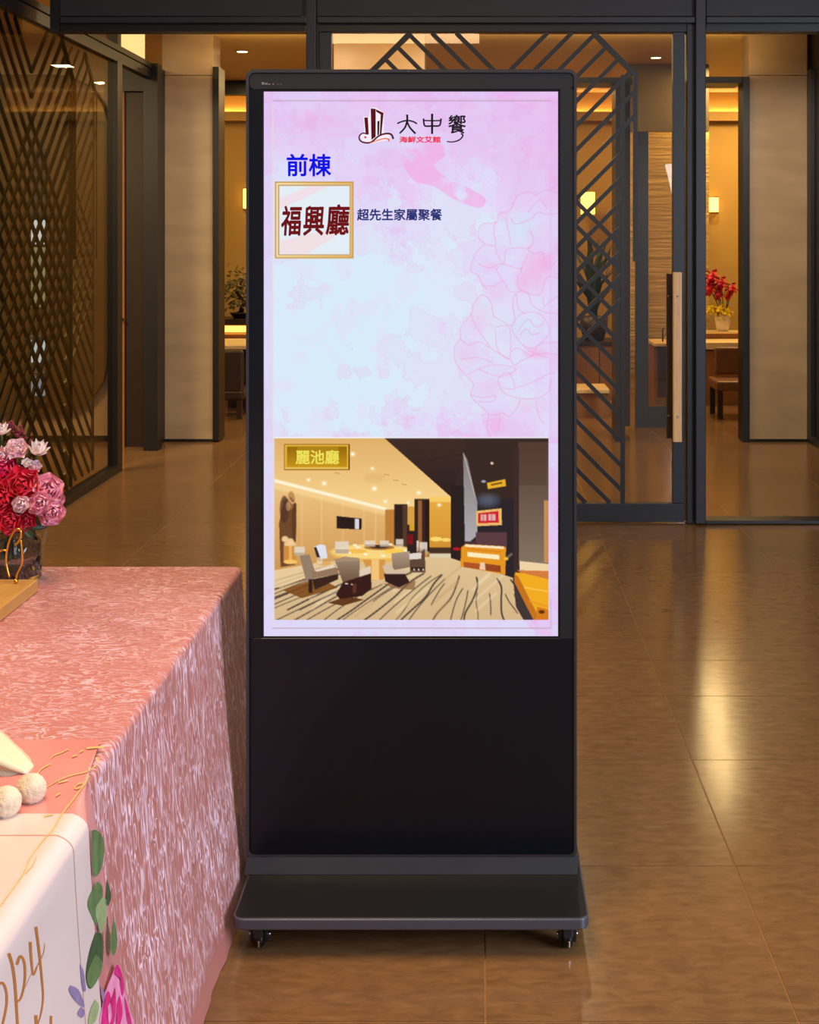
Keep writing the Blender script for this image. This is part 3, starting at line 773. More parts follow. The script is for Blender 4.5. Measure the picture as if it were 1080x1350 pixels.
def rect(x0, y0, x1, y1, col, alpha=1.0, col2=None, axis='y'): poly([(x0, y0), (x1, y0), (x1, y1), (x0, y1)], col, alpha, col2, axis)
def ell(cx, cy, rx, ry, col, alpha=1.0, soft=0.12):
    x0, y0 = gidx(cx - rx * 1.3, cy - ry * 1.3); x1, y1 = gidx(cx + rx * 1.3, cy + ry * 1.3)
    s = (slice(max(0, int(y0)), max(0, min(Hp, int(y1) + 1))), slice(max(0, int(x0)), max(0, min(Wp, int(x1) + 1))))
    q = np.hypot((gx[s] - cx) / rx, (gy[s] - cy) / ry)
    a = ((1 - sstep(1 - soft, 1 + soft, q)) * alpha)[..., None]; img[s] = img[s] * (1 - a) + np.asarray(col, float) * a
def smooth(pts, n=6):
    pts = [np.array(p, float) for p in pts]; out = []
    for i in range(len(pts) - 1):
        p0, p1, p2, p3 = pts[max(i - 1, 0)], pts[i], pts[i + 1], pts[min(i + 2, len(pts) - 1)]
        for k in range(n):
            t = k / n
            out.append(.5 * (2 * p1 + (p2 - p0) * t + (2 * p0 - 5 * p1 + 4 * p2 - p3) * t * t + (3 * p1 - p0 - 3 * p2 + p3) * t ** 3))
    return out + [pts[-1]]
def line(pts, w_, col, alpha=1.0, soft=0.7):
    for p, q in zip(pts[:-1], pts[1:]):
        p, q = np.array(p, float), np.array(q, float)
        lo, hi = np.minimum(p, q) - w_ - 1, np.maximum(p, q) + w_ + 1
        x0, y0 = gidx(*lo); x1, y1 = gidx(*hi)
        s = (slice(max(0, int(y0)), max(0, min(Hp, int(y1) + 1))), slice(max(0, int(x0)), max(0, min(Wp, int(x1) + 1))))
        X, Y = gx[s], gy[s]
        if X.size == 0: continue
        v = q - p; L = (v * v).sum() + 1e-9
        t = np.clip(((X - p[0]) * v[0] + (Y - p[1]) * v[1]) / L, 0, 1)
        dd = np.hypot(X - p[0] - t * v[0], Y - p[1] - t * v[1])
        a = ((1 - sstep(w_ / 2 - soft / 2, w_ / 2 + soft / 2, dd)) * alpha)[..., None]
        img[s] = img[s] * (1 - a) + np.asarray(col, float) * a
# watercolour ground
img[:] = C(222, 232, 251)
n1, n2, n3 = fbm(130, 5, 3), fbm(60, 5, 5), fbm(26, 4, 9)
mixin(C(214, 238, 250), 0.9 * np.exp(-(((gx - 450) / 120) ** 2 + ((gy - 440) / 140) ** 2)))
mixin(C(222, 206, 250), np.clip(0.9 - (gy - 120) / 190 + (n1 - .5) * 1.0, 0, .8))
mixin(C(224, 204, 248), .7 * ((gy > 578) | (gx < 360) | (gx > 723)) * (0.7 + .6 * (n2 - .3)))
bias = .30 * np.clip((gx - 400) / 330, -.2, 1) + .34 * np.clip((330 - gy) / 210, -.3, 1) + .30 * sstep(500, 590, gy) * (gy < 585)
for k in range(6):                       # washes with crisp dried edges
    f_ = fbm(74 - 7 * k, 6, 40 + k) + bias * .62
    th = .60 + .045 * k
    m_ = sstep(th, th + .02, f_)
    mixin(C(238, 178, 236) if k < 3 else C(244, 160, 226), m_ * (.13 if k < 3 else .15))
    mixin(C(236, 170, 232), (sstep(th, th + .008, f_) - sstep(th + .012, th + .03, f_)).clip(0, 1) * .14)
mixin(C(234, 214, 248), .35 * sstep(.5, .75, n3) * (gy < 576))
def drip(pts, col, al):
    r = polymask([(x, y) for x, y in smooth(pts + [pts[0]], 5)])
    if r is None: return
    s, m = r; a = (m * al * sstep(.30, .50, n3[s]))[..., None]; img[s] = img[s] * (1 - a) + C(*col) * a
drip([(540, 190), (560, 184), (580, 188), (586, 206), (572, 218), (590, 236), (618, 248), (640, 262), (632, 274), (600, 264), (572, 246), (548, 240), (536, 226), (530, 208)], (246, 168, 228), .6)
# peonies
pk = lambda x, y: (570 + x / 3.972, 240 + y / 3.972)
fill1 = [(655, 60), (590, 45), (540, 70), (510, 55), (450, 70), (420, 120), (400, 155), (350, 165), (340, 205), (320, 215), (255, 225), (240, 290), (270, 325), (230, 370), (200, 460), (240, 490), (260, 540), (285, 560), (460, 570), (660, 560)]
fill2 = [(655, 560), (440, 575), (285, 600), (250, 595), (210, 650), (205, 690), (150, 760), (145, 820), (115, 870), (120, 940), (160, 1000), (215, 1060), (200, 1115), (235, 1160), (290, 1215), (285, 1290), (310, 1340), (655, 1340)]
for f_ in (fill1, fill2):
    r = polymask([pk(*p) for p in f_]); s, m = r
    a = (m * (.42 + .9 * (n2[s] - .45)).clip(0.1, .7))[..., None]; img[s] = img[s] * (1 - a) + C(226, 214, 246) * a
blobs = [(540, 470, 60, 95), (470, 530, 35, 50), (620, 110, 60, 45), (330, 580, 60, 40), (595, 420, 40, 45), (540, 900, 55, 25), (330, 1270, 40, 60), (400, 1290, 45, 55), (500, 1320, 50, 40), (300, 440, 45, 25), (460, 110, 60, 40), (250, 720, 70, 70), (190, 900, 50, 60), (300, 1080, 60, 40), (370, 180, 30, 25), (560, 270, 60, 50), (640, 950, 40, 40), (500, 1180, 80, 40)]
for (x, y, rx, ry) in blobs:
    X, Y = pk(x, y); strong = (x, y) in ((540, 470), (470, 530), (330, 1270), (540, 900), (595, 420))
    ell(X, Y, rx / 3.972, ry / 3.972, (248, 166, 218), .42 if strong else .2, .75)
mixin(C(206, 230, 246), .55 * np.exp(-(((gx - 690) / 22) ** 2 + ((gy - 300) / 20) ** 2)))
mixin(C(206, 228, 246), .45 * np.exp(-(((gx - 690) / 26) ** 2 + ((gy - 430) / 16) ** 2)))
strokes = [fill1[:18], [(270, 325), (330, 330), (320, 260), (330, 210)], [(330, 330), (340, 380), (375, 430), (385, 360), (430, 345), (500, 350), (530, 330)],
 [(410, 190), (440, 220), (520, 190), (550, 160), (600, 170), (655, 165)], [(500, 160), (540, 110), (570, 95), (600, 140)], [(385, 190), (400, 270), (410, 330)],
 [(510, 250), (530, 310), (500, 350), (520, 370), (545, 375), (575, 370), (600, 450), (655, 410)], [(500, 375), (470, 450), (445, 520), (470, 570), (560, 590), (600, 500), (655, 505)],
 [(240, 430), (300, 450), (360, 430), (450, 455), (470, 450)], [(260, 540), (320, 545), (370, 520), (400, 570), (430, 575)], [(330, 450), (350, 490), (370, 520)],
 fill2[2:17], [(285, 600), (310, 640), (320, 700), (350, 720), (420, 755), (430, 700), (420, 640), (440, 580), (500, 580), (520, 640), (580, 680), (655, 690)],
 [(145, 820), (190, 855), (250, 840), (350, 900), (405, 930), (430, 960), (470, 930)], [(330, 770), (335, 850), (355, 900), (400, 930)], [(330, 760), (400, 760), (410, 860), (405, 930)],
 [(410, 750), (470, 690), (560, 690), (610, 760), (600, 810), (530, 870), (470, 850), (430, 800), (410, 750)], [(470, 850), (500, 880), (540, 900), (600, 920)],
 [(410, 890), (450, 870), (520, 910), (560, 850), (655, 840)], [(180, 1010), (300, 960), (420, 970), (430, 990), (350, 1020), (240, 980)], [(350, 1060), (345, 1030), (400, 1000), (430, 1080), (370, 1080)],
 [(430, 1080), (520, 1050), (600, 1010), (640, 1000)], [(350, 1060), (380, 1110), (470, 1135), (560, 1130), (610, 1090), (620, 1030)], [(200, 1115), (270, 1130), (330, 1120), (310, 1150), (240, 1150)],
 [(290, 1215), (340, 1220), (370, 1210), (400, 1230), (440, 1190), (460, 1140)], [(345, 1300), (355, 1230)], [(540, 1140), (560, 1230), (585, 1265)], [(450, 780), (500, 720), (540, 760), (580, 740)], [(460, 800), (490, 770), (520, 800), (560, 790)],
 [(440, 590), (450, 660), (480, 690)], [(580, 600), (585, 650), (620, 620), (655, 600)], [(470, 935), (560, 900), (655, 905)], [(200, 690), (230, 760), (300, 860)], [(150, 930), (240, 920), (320, 950)]]
for st in strokes:
    line(smooth([pk(*p) for p in st], 6), 0.9, (240, 160, 208), .62, .9)
# thin rules
for seg_ in ([(360, 133), (726, 133)], [(359, 828.5), (726, 828.5)]): line(seg_, 1.3, (190, 160, 176), .85, .8)
line([(359.5, 140), (359.5, 828)], 1.6, (240, 220, 200), .7, .8); line([(726, 790), (726, 828)], 1.2, (190, 170, 190), .7, .8); line([(726, 140), (726, 570)], 1.2, (228, 180, 220), .4, .8)
# framed name card
rect(362.5, 239.5, 466.5, 341, (206, 160, 74)); rect(364.5, 241.5, 464.5, 339, (250, 228, 180), 1, (232, 184, 110), 'x'); rect(366.5, 243.5, 462.5, 337, (200, 164, 110))
rect(368.3, 245.3, 460.7, 335.3, (228, 238, 246)); 
poly([(369, 262), (406, 246), (434, 246), (369, 276)], (244, 220, 228), .8); poly([(369, 318), (444, 300), (459, 302), (404, 335), (369, 335)], (244, 220, 224), .8)
# the photograph of the dining hall
AX0, AY0, AX1, AY1 = 362, 578, 723, 817.5
keep = img.copy()
rect(AX0, AY0 - 1.5, AX1, AY0, (250, 250, 255))
rect(AX0, AY0, AX1, AY1, (206, 152, 84))
poly([(362, 578), (507, 578), (594, 655), (536, 674), (508, 672), (362, 634)], (224, 176, 106), 1, (250, 214, 146))
ell(494, 630, 22, 9, (238, 196, 128), .5, .3); ell(494, 630, 14, 6, (214, 168, 100), .3, .3)
poly([(362, 634), (508, 671), (508, 736), (362, 752)], (240, 198, 132), 1, (206, 150, 84))
for x, a_ in ((375, .2), (398, .25), (424, .3), (452, .25), (480, .25), (495, .35)): line([(x, 640 + (x - 362) * .25), (x, 745)], 2.2, (250, 216, 160), a_, 2)
line([(362, 634), (508, 671.5)], 4.5, (255, 246, 214), 1, 3.0); line([(362, 641), (508, 676)], 7, (255, 224, 160), .5, 5)
rect(508, 672, 594, 740, (176, 116, 50)); rect(508, 672, 521, 735, (190, 128, 56)); rect(535, 668, 547, 735, (216, 160, 70))
rect(520, 665, 537.5, 728, (50, 34, 30)); rect(531, 666, 537.5, 726, (84, 56, 44)); rect(546, 658, 566, 728, (60, 38, 30)); rect(551, 660, 556, 726, (150, 96, 54)); rect(560, 660, 566, 726, (44, 28, 24))
rect(566, 655, 595, 740, (232, 172, 70), 1, (206, 140, 44)); rect(566, 655, 595, 662, (250, 204, 104)); ell(575, 711, 8, 3, (250, 220, 110)); ell(588, 712, 6, 2.5, (250, 214, 110)); rect(566, 722, 594, 730, (70, 50, 36)); rect(566, 730, 594, 742, (222, 206, 176))
poly([(507, 578), (723, 578), (723, 820), (676, 760), (594, 745), (594, 655)], (58, 42, 38))
poly([(507, 578), (612, 578), (612, 600), (594, 655)], (66, 46, 40), 1, (48, 34, 32)); line([(560, 609), (612, 598)], 1, (44, 32, 30), .7, 1)
rect(594, 640, 613.5, 748, (44, 33, 33)); 
poly([(610.5, 597), (616, 606), (629, 664), (629, 706), (613, 720)], (132, 124, 124), 1, (176, 172, 178)); line([(611, 598), (629, 664)], 1.2, (196, 184, 170), .9, 1)
rect(629, 658, 677, 762, (46, 38, 42)); ell(643, 660, 13, 8, (96, 110, 134), .7, .8)
rect(627, 702, 668, 722, (92, 62, 66)); rect(612, 714, 628, 722, (70, 50, 56))
ell(648.5, 611, 2, 1.8, (226, 200, 170)); ell(637.5, 635, 3, 1.8, (150, 160, 180))
poly([(642, 637), (666, 632), (667, 641), (643, 645)], (232, 176, 44)); poly([(647, 638.5), (662, 635.5), (662, 637.8), (647, 640.8)], (120, 84, 30))
rect(683, 583, 723, 746, (84, 62, 52), 1, (134, 116, 98)); rect(677, 590, 684, 760, (60, 44, 42)); rect(717, 660, 723, 742, (196, 140, 84)); rect(684, 584, 720, 640, (84, 58, 48), .5)
poly([(627.5, 674), (661, 670.5), (661.5, 692.5), (628, 694)], (236, 186, 110)); poly([(630, 677), (657, 674), (657.5, 689.5), (630, 690)], (206, 38, 44)); rect(633.5, 678.5, 641, 687, (228, 206, 206), .8); rect(643.5, 678, 653, 686.5, (228, 206, 206), .8); line([(637, 678), (637, 687)], 1, (206, 60, 60), .8); line([(648, 678), (648, 687)], 1, (206, 60, 60), .8)
# carpet
poly([(362, 752), (420, 742), (508, 732), (594, 736), (676, 762), (690, 790), (705, 817.5), (362, 817.5)], (224, 194, 146), 1, (214, 182, 136))
mk_ = ((gy > 738) & (gy < AY1) & (gx > 362) & (gx < 700)); sh = fbm(26, 3, 21, 2.2, .45)
for k in range(34):
    u = (k + .35 * math.sin(k * 5.1)) / 33
    tx, ty = 455 + 215 * u, 740 + 20 * u; bx_, by_ = 170 + 545 * u, 832
    wob = [(3.0 + 2 * math.sin(k * 1.9)) * math.sin(k * 2.3 + i * 1.7) for i in range(5)]
    pts = smooth([(tx + (bx_ - tx) * i / 4 + wob[i], ty + (by_ - ty) * (i / 4) ** 1.15) for i in range(5)], 7)
    st_ = int(len(pts) * (.10 + .3 * abs(math.sin(k * 3.3)))) if k % 3 else 3
    en_ = int(len(pts) * (.55 + .45 * abs(math.sin(k * 1.1)))) if k % 2 else len(pts)
    line(pts[st_:en_], 2.0 if k % 3 == 0 else 1.2, (54, 44, 44) if k % 4 else (96, 76, 62), .85, 1.3)
for k in range(26):
    x0 = 364 + (k * 53) % 320; y0 = 765 + (k * 31) % 50; L = 20 + (k * 17) % 30
    line([(x0, y0), (x0 + L, y0 - L * (.45 + x0 / 1500))], 3.0, (250, 232, 196) if k % 2 else (196, 156, 104), .35, 2.5)
poly([(362, 752), (420, 742), (450, 745), (370, 775), (362, 775)], (236, 206, 158), .8)
poly([(680, 800), (676, 762), (684, 765), (710, 817.5), (690, 817.5)], (66, 54, 54))
# console and bench
poly([(608, 722), (614, 717.5), (664, 720.5), (667, 722), (666, 758), (607, 747)], (232, 150, 34)); poly([(613, 718), (664, 721), (664, 724), (613, 721)], (252, 232, 196)); poly([(616, 728), (658, 732), (658, 738), (616, 734)], (252, 236, 190)); poly([(611, 741), (637, 744), (637, 752), (611, 748)], (176, 84, 40)); poly([(637, 743), (660, 746), (660, 755), (637, 752)], (150, 70, 36)); poly([(633, 742), (639, 742), (640, 752), (632, 751)], (240, 204, 170)); ell(667, 737, 3, 2, (240, 190, 60)); ell(602, 724, 5, 2, (190, 24, 34)); line([(616, 724), (660, 728)], 1.4, (206, 120, 30), .8, 1)
poly([(685, 740), (723, 744), (723, 754), (685, 752)], (240, 212, 168)); poly([(681, 752), (723, 753), (723, 764), (690, 758)], (212, 124, 60)); poly([(679, 755), (690, 756), (723, 764), (723, 817.5), (704, 817.5), (678, 766)], (242, 172, 36)); poly([(678, 758), (683, 760), (712, 817.5), (703, 817.5), (678, 768)], (196, 116, 32)); line([(692, 775), (722, 780)], 1.6, (255, 206, 96), .9, 1.5); line([(698, 793), (722, 800)], 2.0, (232, 150, 40), .9, 1.5); poly([(708, 800), (723, 804), (723, 817.5), (706, 817.5)], (214, 124, 30)); ell(714, 807, 4, 2.4, (80, 44, 14), .9, .3)
# lamps, tv, sculpture
for (x, y, r_) in ((465, 599, 2), (407, 633, 1.5), (427.5, 637.5, 2), (493.5, 644.5, 2.2), (552, 650, 1.8), (491, 618, 1.5), (508, 661.5, 1.6), (579, 666, 1.6), (538, 663, 1.2)): ell(x, y, r_ * 1.9, r_ * 1.7, (255, 236, 180), .6, .8); ell(x, y, r_, r_ * .9, (255, 252, 236), 1, .5)
for (x, y) in ((445, 624), (510, 626), (522, 633.5), (533, 639)): poly([(x - 4, y - 1), (x + 3, y - .2), (x + 4, y + 1), (x - 3, y + .4)], (196, 140, 70), .8)
poly([(444, 680.5), (477, 684), (476.5, 698.5), (444, 697)], (44, 30, 26)); poly([(468, 684), (473.5, 684.6), (473.5, 698), (468, 697.6)], (214, 214, 220))
poly([(368, 690), (374, 660), (384, 655), (391, 665), (389, 745), (370, 748)], (112, 72, 44)); ell(375, 672, 6, 18, (84, 54, 38), .8); ell(384, 660, 5, 12, (176, 122, 74), .7); ell(388, 690, 3, 30, (84, 54, 34), .7); line(smooth([(365, 660), (376, 652), (386, 664), (394, 650)], 5), 1.5, (236, 190, 130), .8); ell(380, 668, 3, 6, (206, 160, 110), .6)
for (x, y) in ((376, 711), (383, 714), (379, 718), (386, 718)): ell(x, y, 4.5, 4, (246, 206, 150), .95, .3)
rect(374, 720, 391, 742, (206, 140, 64)); rect(381, 720, 385, 742, (236, 176, 96)); ell(383, 741, 9, 3, (246, 196, 100))
# round table and chairs
ell(492, 730, 55, 12, (236, 184, 92)); ell(492, 727.5, 55, 9.5, (250, 214, 128)); poly([(478, 738), (508, 738), (506, 764), (490, 766)], (214, 150, 74)); rect(490, 738, 500, 765, (244, 196, 120)); ell(500, 722, 20, 3.5, (176, 120, 50)); ell(500, 721, 13, 2.6, (70, 46, 40)); ell(470, 727, 14, 3, (244, 190, 84)); ell(520, 727, 14, 3, (252, 204, 84))
for (x, y) in ((452, 725), (460, 729), (472, 722), (482, 731), (487, 717), (515, 718), (535, 726), (468, 719), (505, 733), (528, 720)): ell(x, y, 2.8, 1.6, (255, 244, 222), .9, .3)
for (x, y, w_, h_) in ((451, 722, 9, 8), (488, 717, 7, 4), (507, 717, 6, 4), (527, 716, 5, 5), (547, 720, 5, 7), (558, 722, 5, 7), (395, 727, 7, 6)): rect(x - w_, y - h_, x + w_, y + h_, (228, 214, 196), .9); rect(x - w_, y + h_ * .3, x + w_, y + h_, (176, 150, 126), .7)
poly([(414, 721), (422, 718), (429, 719), (432, 736), (420, 738)], (222, 226, 236)); poly([(414, 722), (417, 721), (424, 740), (419, 740)], (60, 44, 44)); rect(537, 692, 549, 730, (48, 34, 32)); rect(538, 705, 544, 718, (130, 22, 26)); rect(540, 692, 546, 700, (220, 160, 40))
poly([(372, 778), (420, 762), (446, 775), (398, 789)], (126, 76, 30), .9); poly([(432, 795), (458, 786), (480, 791), (452, 799)], (96, 54, 26), .95); poly([(505, 770), (548, 766), (546, 778), (520, 776)], (132, 92, 60), .7)
poly([(395, 733), (408, 731), (415, 752), (414, 768), (404, 768)], (150, 126, 104)); poly([(412, 752), (442, 745), (447, 757), (412, 763)], (150, 118, 92)); poly([(414, 752), (440, 745), (443, 748), (418, 754)], (232, 214, 190)); rect(407, 764, 412, 782, (56, 32, 26)); poly([(412, 764), (446, 757), (446, 764), (415, 778)], (60, 38, 30)); ell(427, 743, 10, 3, (222, 170, 100)); rect(418, 735, 425, 744, (240, 214, 180), .8)
poly([(441, 738), (454, 734), (474, 736), (475, 768), (452, 768)], (158, 136, 116), 1, (112, 84, 66)); poly([(441, 738), (457, 734), (474, 737), (472, 740), (444, 741)], (168, 140, 116)); poly([(474, 752), (489, 746), (489, 757), (474, 765)], (226, 206, 182)); poly([(452, 768), (489, 756), (490, 776), (478, 786), (448, 790), (443, 784)], (58, 30, 28)); rect(455, 769, 459, 770.5, (240, 220, 200)); rect(463, 770, 465, 771.5, (240, 220, 200)); rect(465, 770, 470, 782, (96, 50, 40))
poly([(516, 730), (540, 727), (541, 748), (518, 752)], (176, 152, 130), 1, (136, 110, 90)); poly([(504, 746), (516, 745), (520, 752), (538, 751), (534, 757), (508, 757)], (214, 188, 160)); poly([(506, 757), (534, 757), (540, 768), (526, 775), (508, 767)], (54, 32, 30))
poly([(540, 738), (560, 724), (561, 755), (541, 755)], (96, 70, 56)); poly([(540, 730), (556, 729), (555, 737), (540, 738)], (226, 214, 204)); rect(541, 748, 560, 752, (60, 40, 34)); 
for x in (545, 551, 557): rect(x, 750, x + 1.6, 752.5, (240, 226, 210))
out_ = (gx < AX0) | (gx > AX1) | (gy < AY0 - 1.5) | (gy > AY1); img[out_] = keep[out_]
# brass plaque
rect(374.5, 585.5, 461.5, 620, (148, 98, 20)); rect(375.5, 586.5, 459.5, 618.5, (222, 176, 58)); rect(378.5, 589, 457.5, 616, (150, 104, 14), 1, (196, 146, 28)); rect(392, 589.5, 446, 615, (204, 160, 40), .45); line([(376, 617.6), (459, 617.6)], 1.6, (246, 208, 110), .9, 1); rect(459.5, 587, 461.5, 620, (110, 72, 14))
img = np.clip(img, 0, 255)
img = img.reshape(NH, SS, NW, SS, 3).mean((1, 3))
# grid mesh
vx = np.linspace(SX0, SX1, NW); vy = np.linspace(SY0, SY1, NH)
DS = DK + 0.0048
VX, VY = np.meshgrid(vx, vy)
co = np.stack([(VX - CX) / F * DK, np.full_like(VX, DS), H - (VY - CY) / F * DK], -1).reshape(-1, 3) - np.array(base_of(kio))
me = bpy.data.meshes.new('screen')
ii = (np.arange(NH - 1)[:, None] * NW + np.arange(NW - 1)[None, :]).ravel()
quads = np.stack([ii, ii + NW, ii + NW + 1, ii + 1], 1)
me.vertices.add(len(co)); me.vertices.foreach_set('co', co.astype(np.float32).ravel())
me.loops.add(quads.size); me.loops.foreach_set('vertex_index', quads.astype(np.int32).ravel())
me.polygons.add(len(quads)); me.polygons.foreach_set('loop_start', (np.arange(len(quads)) * 4).astype(np.int32))
me.update(calc_edges=True); me.validate()
at = me.color_attributes.new('picture', 'FLOAT_COLOR', 'POINT')
c01 = img.reshape(-1, 3) / 255.0
lc = np.where(c01 <= 0.04045, c01 / 12.92, ((c01 + 0.055) / 1.055) ** 2.4)
at.data.foreach_set('color', np.concatenate([lc, np.ones((len(lc), 1))], 1).astype(np.float32).ravel())
m, nt, b = nodes_of('lit_screen'); nt.nodes.remove(b)
va_ = nt.nodes.new('ShaderNodeVertexColor'); va_.layer_name = 'picture'
e = nt.nodes.new('ShaderNodeEmission'); e.inputs[1].default_value = 1.0
nt.links.new(va_.outputs[0], e.inputs[0]); nt.links.new(e.outputs[0], nt.nodes['Material Output'].inputs[0])
me.materials.append(m)
scr = bpy.data.objects.new('screen', me); COL.objects.link(scr); scr.parent = kio
tag(scr, 'lit portrait screen with pink floral notice and dining hall picture')
# lettering on the screen
def scr_mat(n, c): return emitter(n, rgb(*c), 1.0)
DL = DK + 0.0040; 
def stext(name, body, x0, y0, x1, y1, m, bold=0, slant=0): 
    return text_fit(name, body, x0, y0, x1, y1, DK, m, scr, bold, slant)
M_blue = scr_mat('letter_blue', (16, 22, 228)); M_navy = scr_mat('letter_navy', (44, 52, 116)); M_brick = scr_mat('letter_brick', (112, 22, 26)); M_ink = scr_mat('letter_ink', (34, 28, 36)); M_lred = scr_mat('letter_red', (238, 52, 84)); M_lgold = scr_mat('letter_gold', (240, 226, 92))
def fix(o, d=DL): 
    for v in o.data.vertices: v.co.y += d - DK
    return o
fix(stext('hall_title', '前棟', 377.5, 202.5, 436.5, 232.5, M_blue, 0.022))
x = 370.5
for ch, x0, x1 in (('福', 370.5, 397), ('興', 400, 427.5), ('廳', 430, 460.5)):
    fix(stext('hall_name', ch, x0, 269 if ch == '廳' else 271, x1, 311 if ch != '廳' else 310, M_brick, 0.024, 0.06))
fix(stext('guest_line', '超先生家屬聚餐', 470.5, 275, 583, 291, M_navy, 0.026))
fix(stext('restaurant_subtitle', '海鮮文艾館', 526.5, 179.5, 581, 188, M_lred, 0.035))
fix(stext('plaque_name', '麗池廳', 389.5, 593.5, 447, 612.5, M_lgold, 0.02))
def ribbon(name, strokes_, m, parent, place):
    vs2, fs2 = [], []
    for k, (pts, w0, w1) in enumerate(strokes_):
        sp = smooth(pts, 6); n = len(sp); b0 = len(vs2)
        for i, p in enumerate(sp):
            q = sp[min(i + 1, n - 1)] - sp[max(i - 1, 0)]; L = math.hypot(*q) + 1e-9
            nx, ny = -q[1] / L, q[0] / L; ww = (w0 + (w1 - w0) * i / (n - 1)) / 2
            vs2 += [place(p[0] + nx * ww, p[1] + ny * ww, k), place(p[0] - nx * ww, p[1] - ny * ww, k)]
            if i: j = b0 + 2 * i; fs2.append((j - 2, j - 1, j + 1, j))
    return pydata(name, vs2, fs2, m, parent)
def on_scr(x, y, k=0): v = P(x, y, DK); v.y = DL - 0.00003 * k; return v
lg = lambda pts: [(460 + x / 6.353, 130 + y / 6.353) for x, y in pts]
ribbon('restaurant_name', [
 (lg([(405, 208), (440, 192), (490, 182), (540, 192), (570, 210)]), 2.0, 2.0), (lg([(487, 132), (488, 180), (470, 240), (425, 290)]), 2.8, 2.2), (lg([(488, 190), (510, 240), (558, 292)]), 2.2, 2.6),
 (lg([(625, 165), (628, 200), (640, 228), (700, 228), (755, 226), (768, 200), (772, 165)]), 2.2, 2.2), (lg([(628, 182), (700, 184), (770, 182)]), 1.8, 1.8), (lg([(697, 125), (697, 210), (697, 295)]), 3.0, 2.8),
 (lg([(940, 290), (955, 310), (925, 345), (870, 362), (820, 358)]), 2.2, 1.4)], M_ink, scr, on_scr)
fix(stext('restaurant_name', '饗', 591, 151, 614.5, 176, M_ink, 0.016))
M_mar = scr_mat('emblem_maroon', (86, 24, 30)); M_or = scr_mat('emblem_orange', (240, 104, 56)); M_wh = scr_mat('emblem_white', (246, 238, 248))
def spoly(name, pts, m, k=0): return pydata(name, [on_scr(x, y, k) for x, y in lg(pts)], [tuple(range(len(pts)))], m, scr)
spoly('emblem_ground', [(120, 150), (170, 150), (178, 75), (225, 75), (292, 115), (292, 280), (340, 290), (340, 340), (200, 372), (110, 350), (90, 300), (130, 285)], M_wh, 0)
spoly('emblem_tower', [(128, 158), (158, 155), (166, 300), (140, 300)], M_mar, 2); spoly('emblem_tower', [(182, 80), (224, 85), (224, 318), (188, 345)], M_mar, 2)
spoly('emblem_tower', [(225, 88), (290, 118), (272, 298), (258, 302), (266, 132), (228, 108)], M_mar, 3); spoly('emblem_tower', [(238, 190), (256, 182), (252, 300), (238, 308)], M_ink, 3)
ribbon('emblem_wave', [(lg([(160, 296), (110, 290), (84, 325), (110, 362), (180, 366), (250, 312), (310, 292), (355, 300), (372, 338)]), 1.6, 2.6)], M_mar, scr, lambda x, y, k: on_scr(x, y, 5))
ribbon('emblem_wave', [(lg([(175, 372), (230, 352), (290, 335), (330, 338), (335, 358)]), 1.0, 2.0)], M_or, scr, lambda x, y, k: on_scr(x, y, 6))
spoly('emblem_dot', [(124, 322), (136, 312), (150, 322), (136, 335)], M_lred, 6)

# ================================================================== TABLE WITH CLOTH, RUNNER AND FLOWERS
ZT = 0.75
TX0, TX1, TY0, TY1 = -2.35, -0.642, 0.95, 3.44
tbl = empty('banquet_table', ((TX0 + TX1) / 2, (TY0 + TY1) / 2, 0), 'rectangular banquet table hidden under the pink cloth', 'table')
box('table_top', (TX0 + .02, TY0 + .02, ZT - 0.03), (TX1 - .02, TY1 - .02, ZT - 0.004), M_cbody, tbl)
for xx in (TX0 + .08, TX1 - .12):
    for yy in (TY0 + .08, TY1 - .12): box('leg', (xx, yy, 0), (xx + .04, yy + .04, ZT - .03), M_metal2, tbl)
FL = 0.066                                           # flare of the skirt at the floor
PROF = [(-0.016, 0.0), (-0.009, -0.0016), (-0.004, -0.0045), (-0.001, -0.0090), (0.0, -0.016)]
NS = 30
def skirt_out(t): return FL * (0.25 * t + 0.75 * t ** 1.35)
def perimeter(step=0.02, r=0.03):
    pts = []; x0, x1, y0, y1 = TX0, TX1, TY0, TY1
    def seg(ax, ay, bx_, by_, nx, ny):
        n = max(2, int(math.hypot(bx_ - ax, by_ - ay) / step))
        for i in range(n): pts.append((ax + (bx_ - ax) * i / n, ay + (by_ - ay) * i / n, nx, ny, 0))
    def arc(cx, cy, a0):
        for i in range(8):
            a = math.radians(a0 + 90 * i / 8); pts.append((cx + r * math.cos(a), cy + r * math.sin(a), math.cos(a), math.sin(a), 1))
    seg(x1, y0 + r, x1, y1 - r, 1, 0); arc(x1 - r, y1 - r, 0)
    seg(x1 - r, y1, x0 + r, y1, 0, 1); arc(x0 + r, y1 - r, 90)
    seg(x0, y1 - r, x0, y0 + r, -1, 0); arc(x0 + r, y0 + r, 180)
    seg(x0 + r, y0, x1 - r, y0, 0, -1); arc(x1 - r, y0 + r, 270)
    return pts
per = perimeter()
vs2, fs2 = [], []
def wrink(x, y, t):
    k = mnoise.noise(Vector((x * 9, y * 9, 0.3))) + .6 * mnoise.noise(Vector((x * 21, y * 21, 2.3 + t * .8)))
    return 0.005 * k * min(1, t * 1.6)
rows = [(o, ZT + z, None) for o, z in PROF] + [(None, None, (i + 1) / NS) for i in range(NS)]
for (o, z, t) in rows:
    for (x, y, nx, ny, c) in per:
        if t is None: oo, zz = o, z
        else:
            zz = (ZT - 0.016) * (1 - t) + 0.002 * t
            oo = skirt_out(t) + wrink(x, y, t)
        vs2.append((x + nx * oo, y + ny * oo, zz))
n_ = len(per)
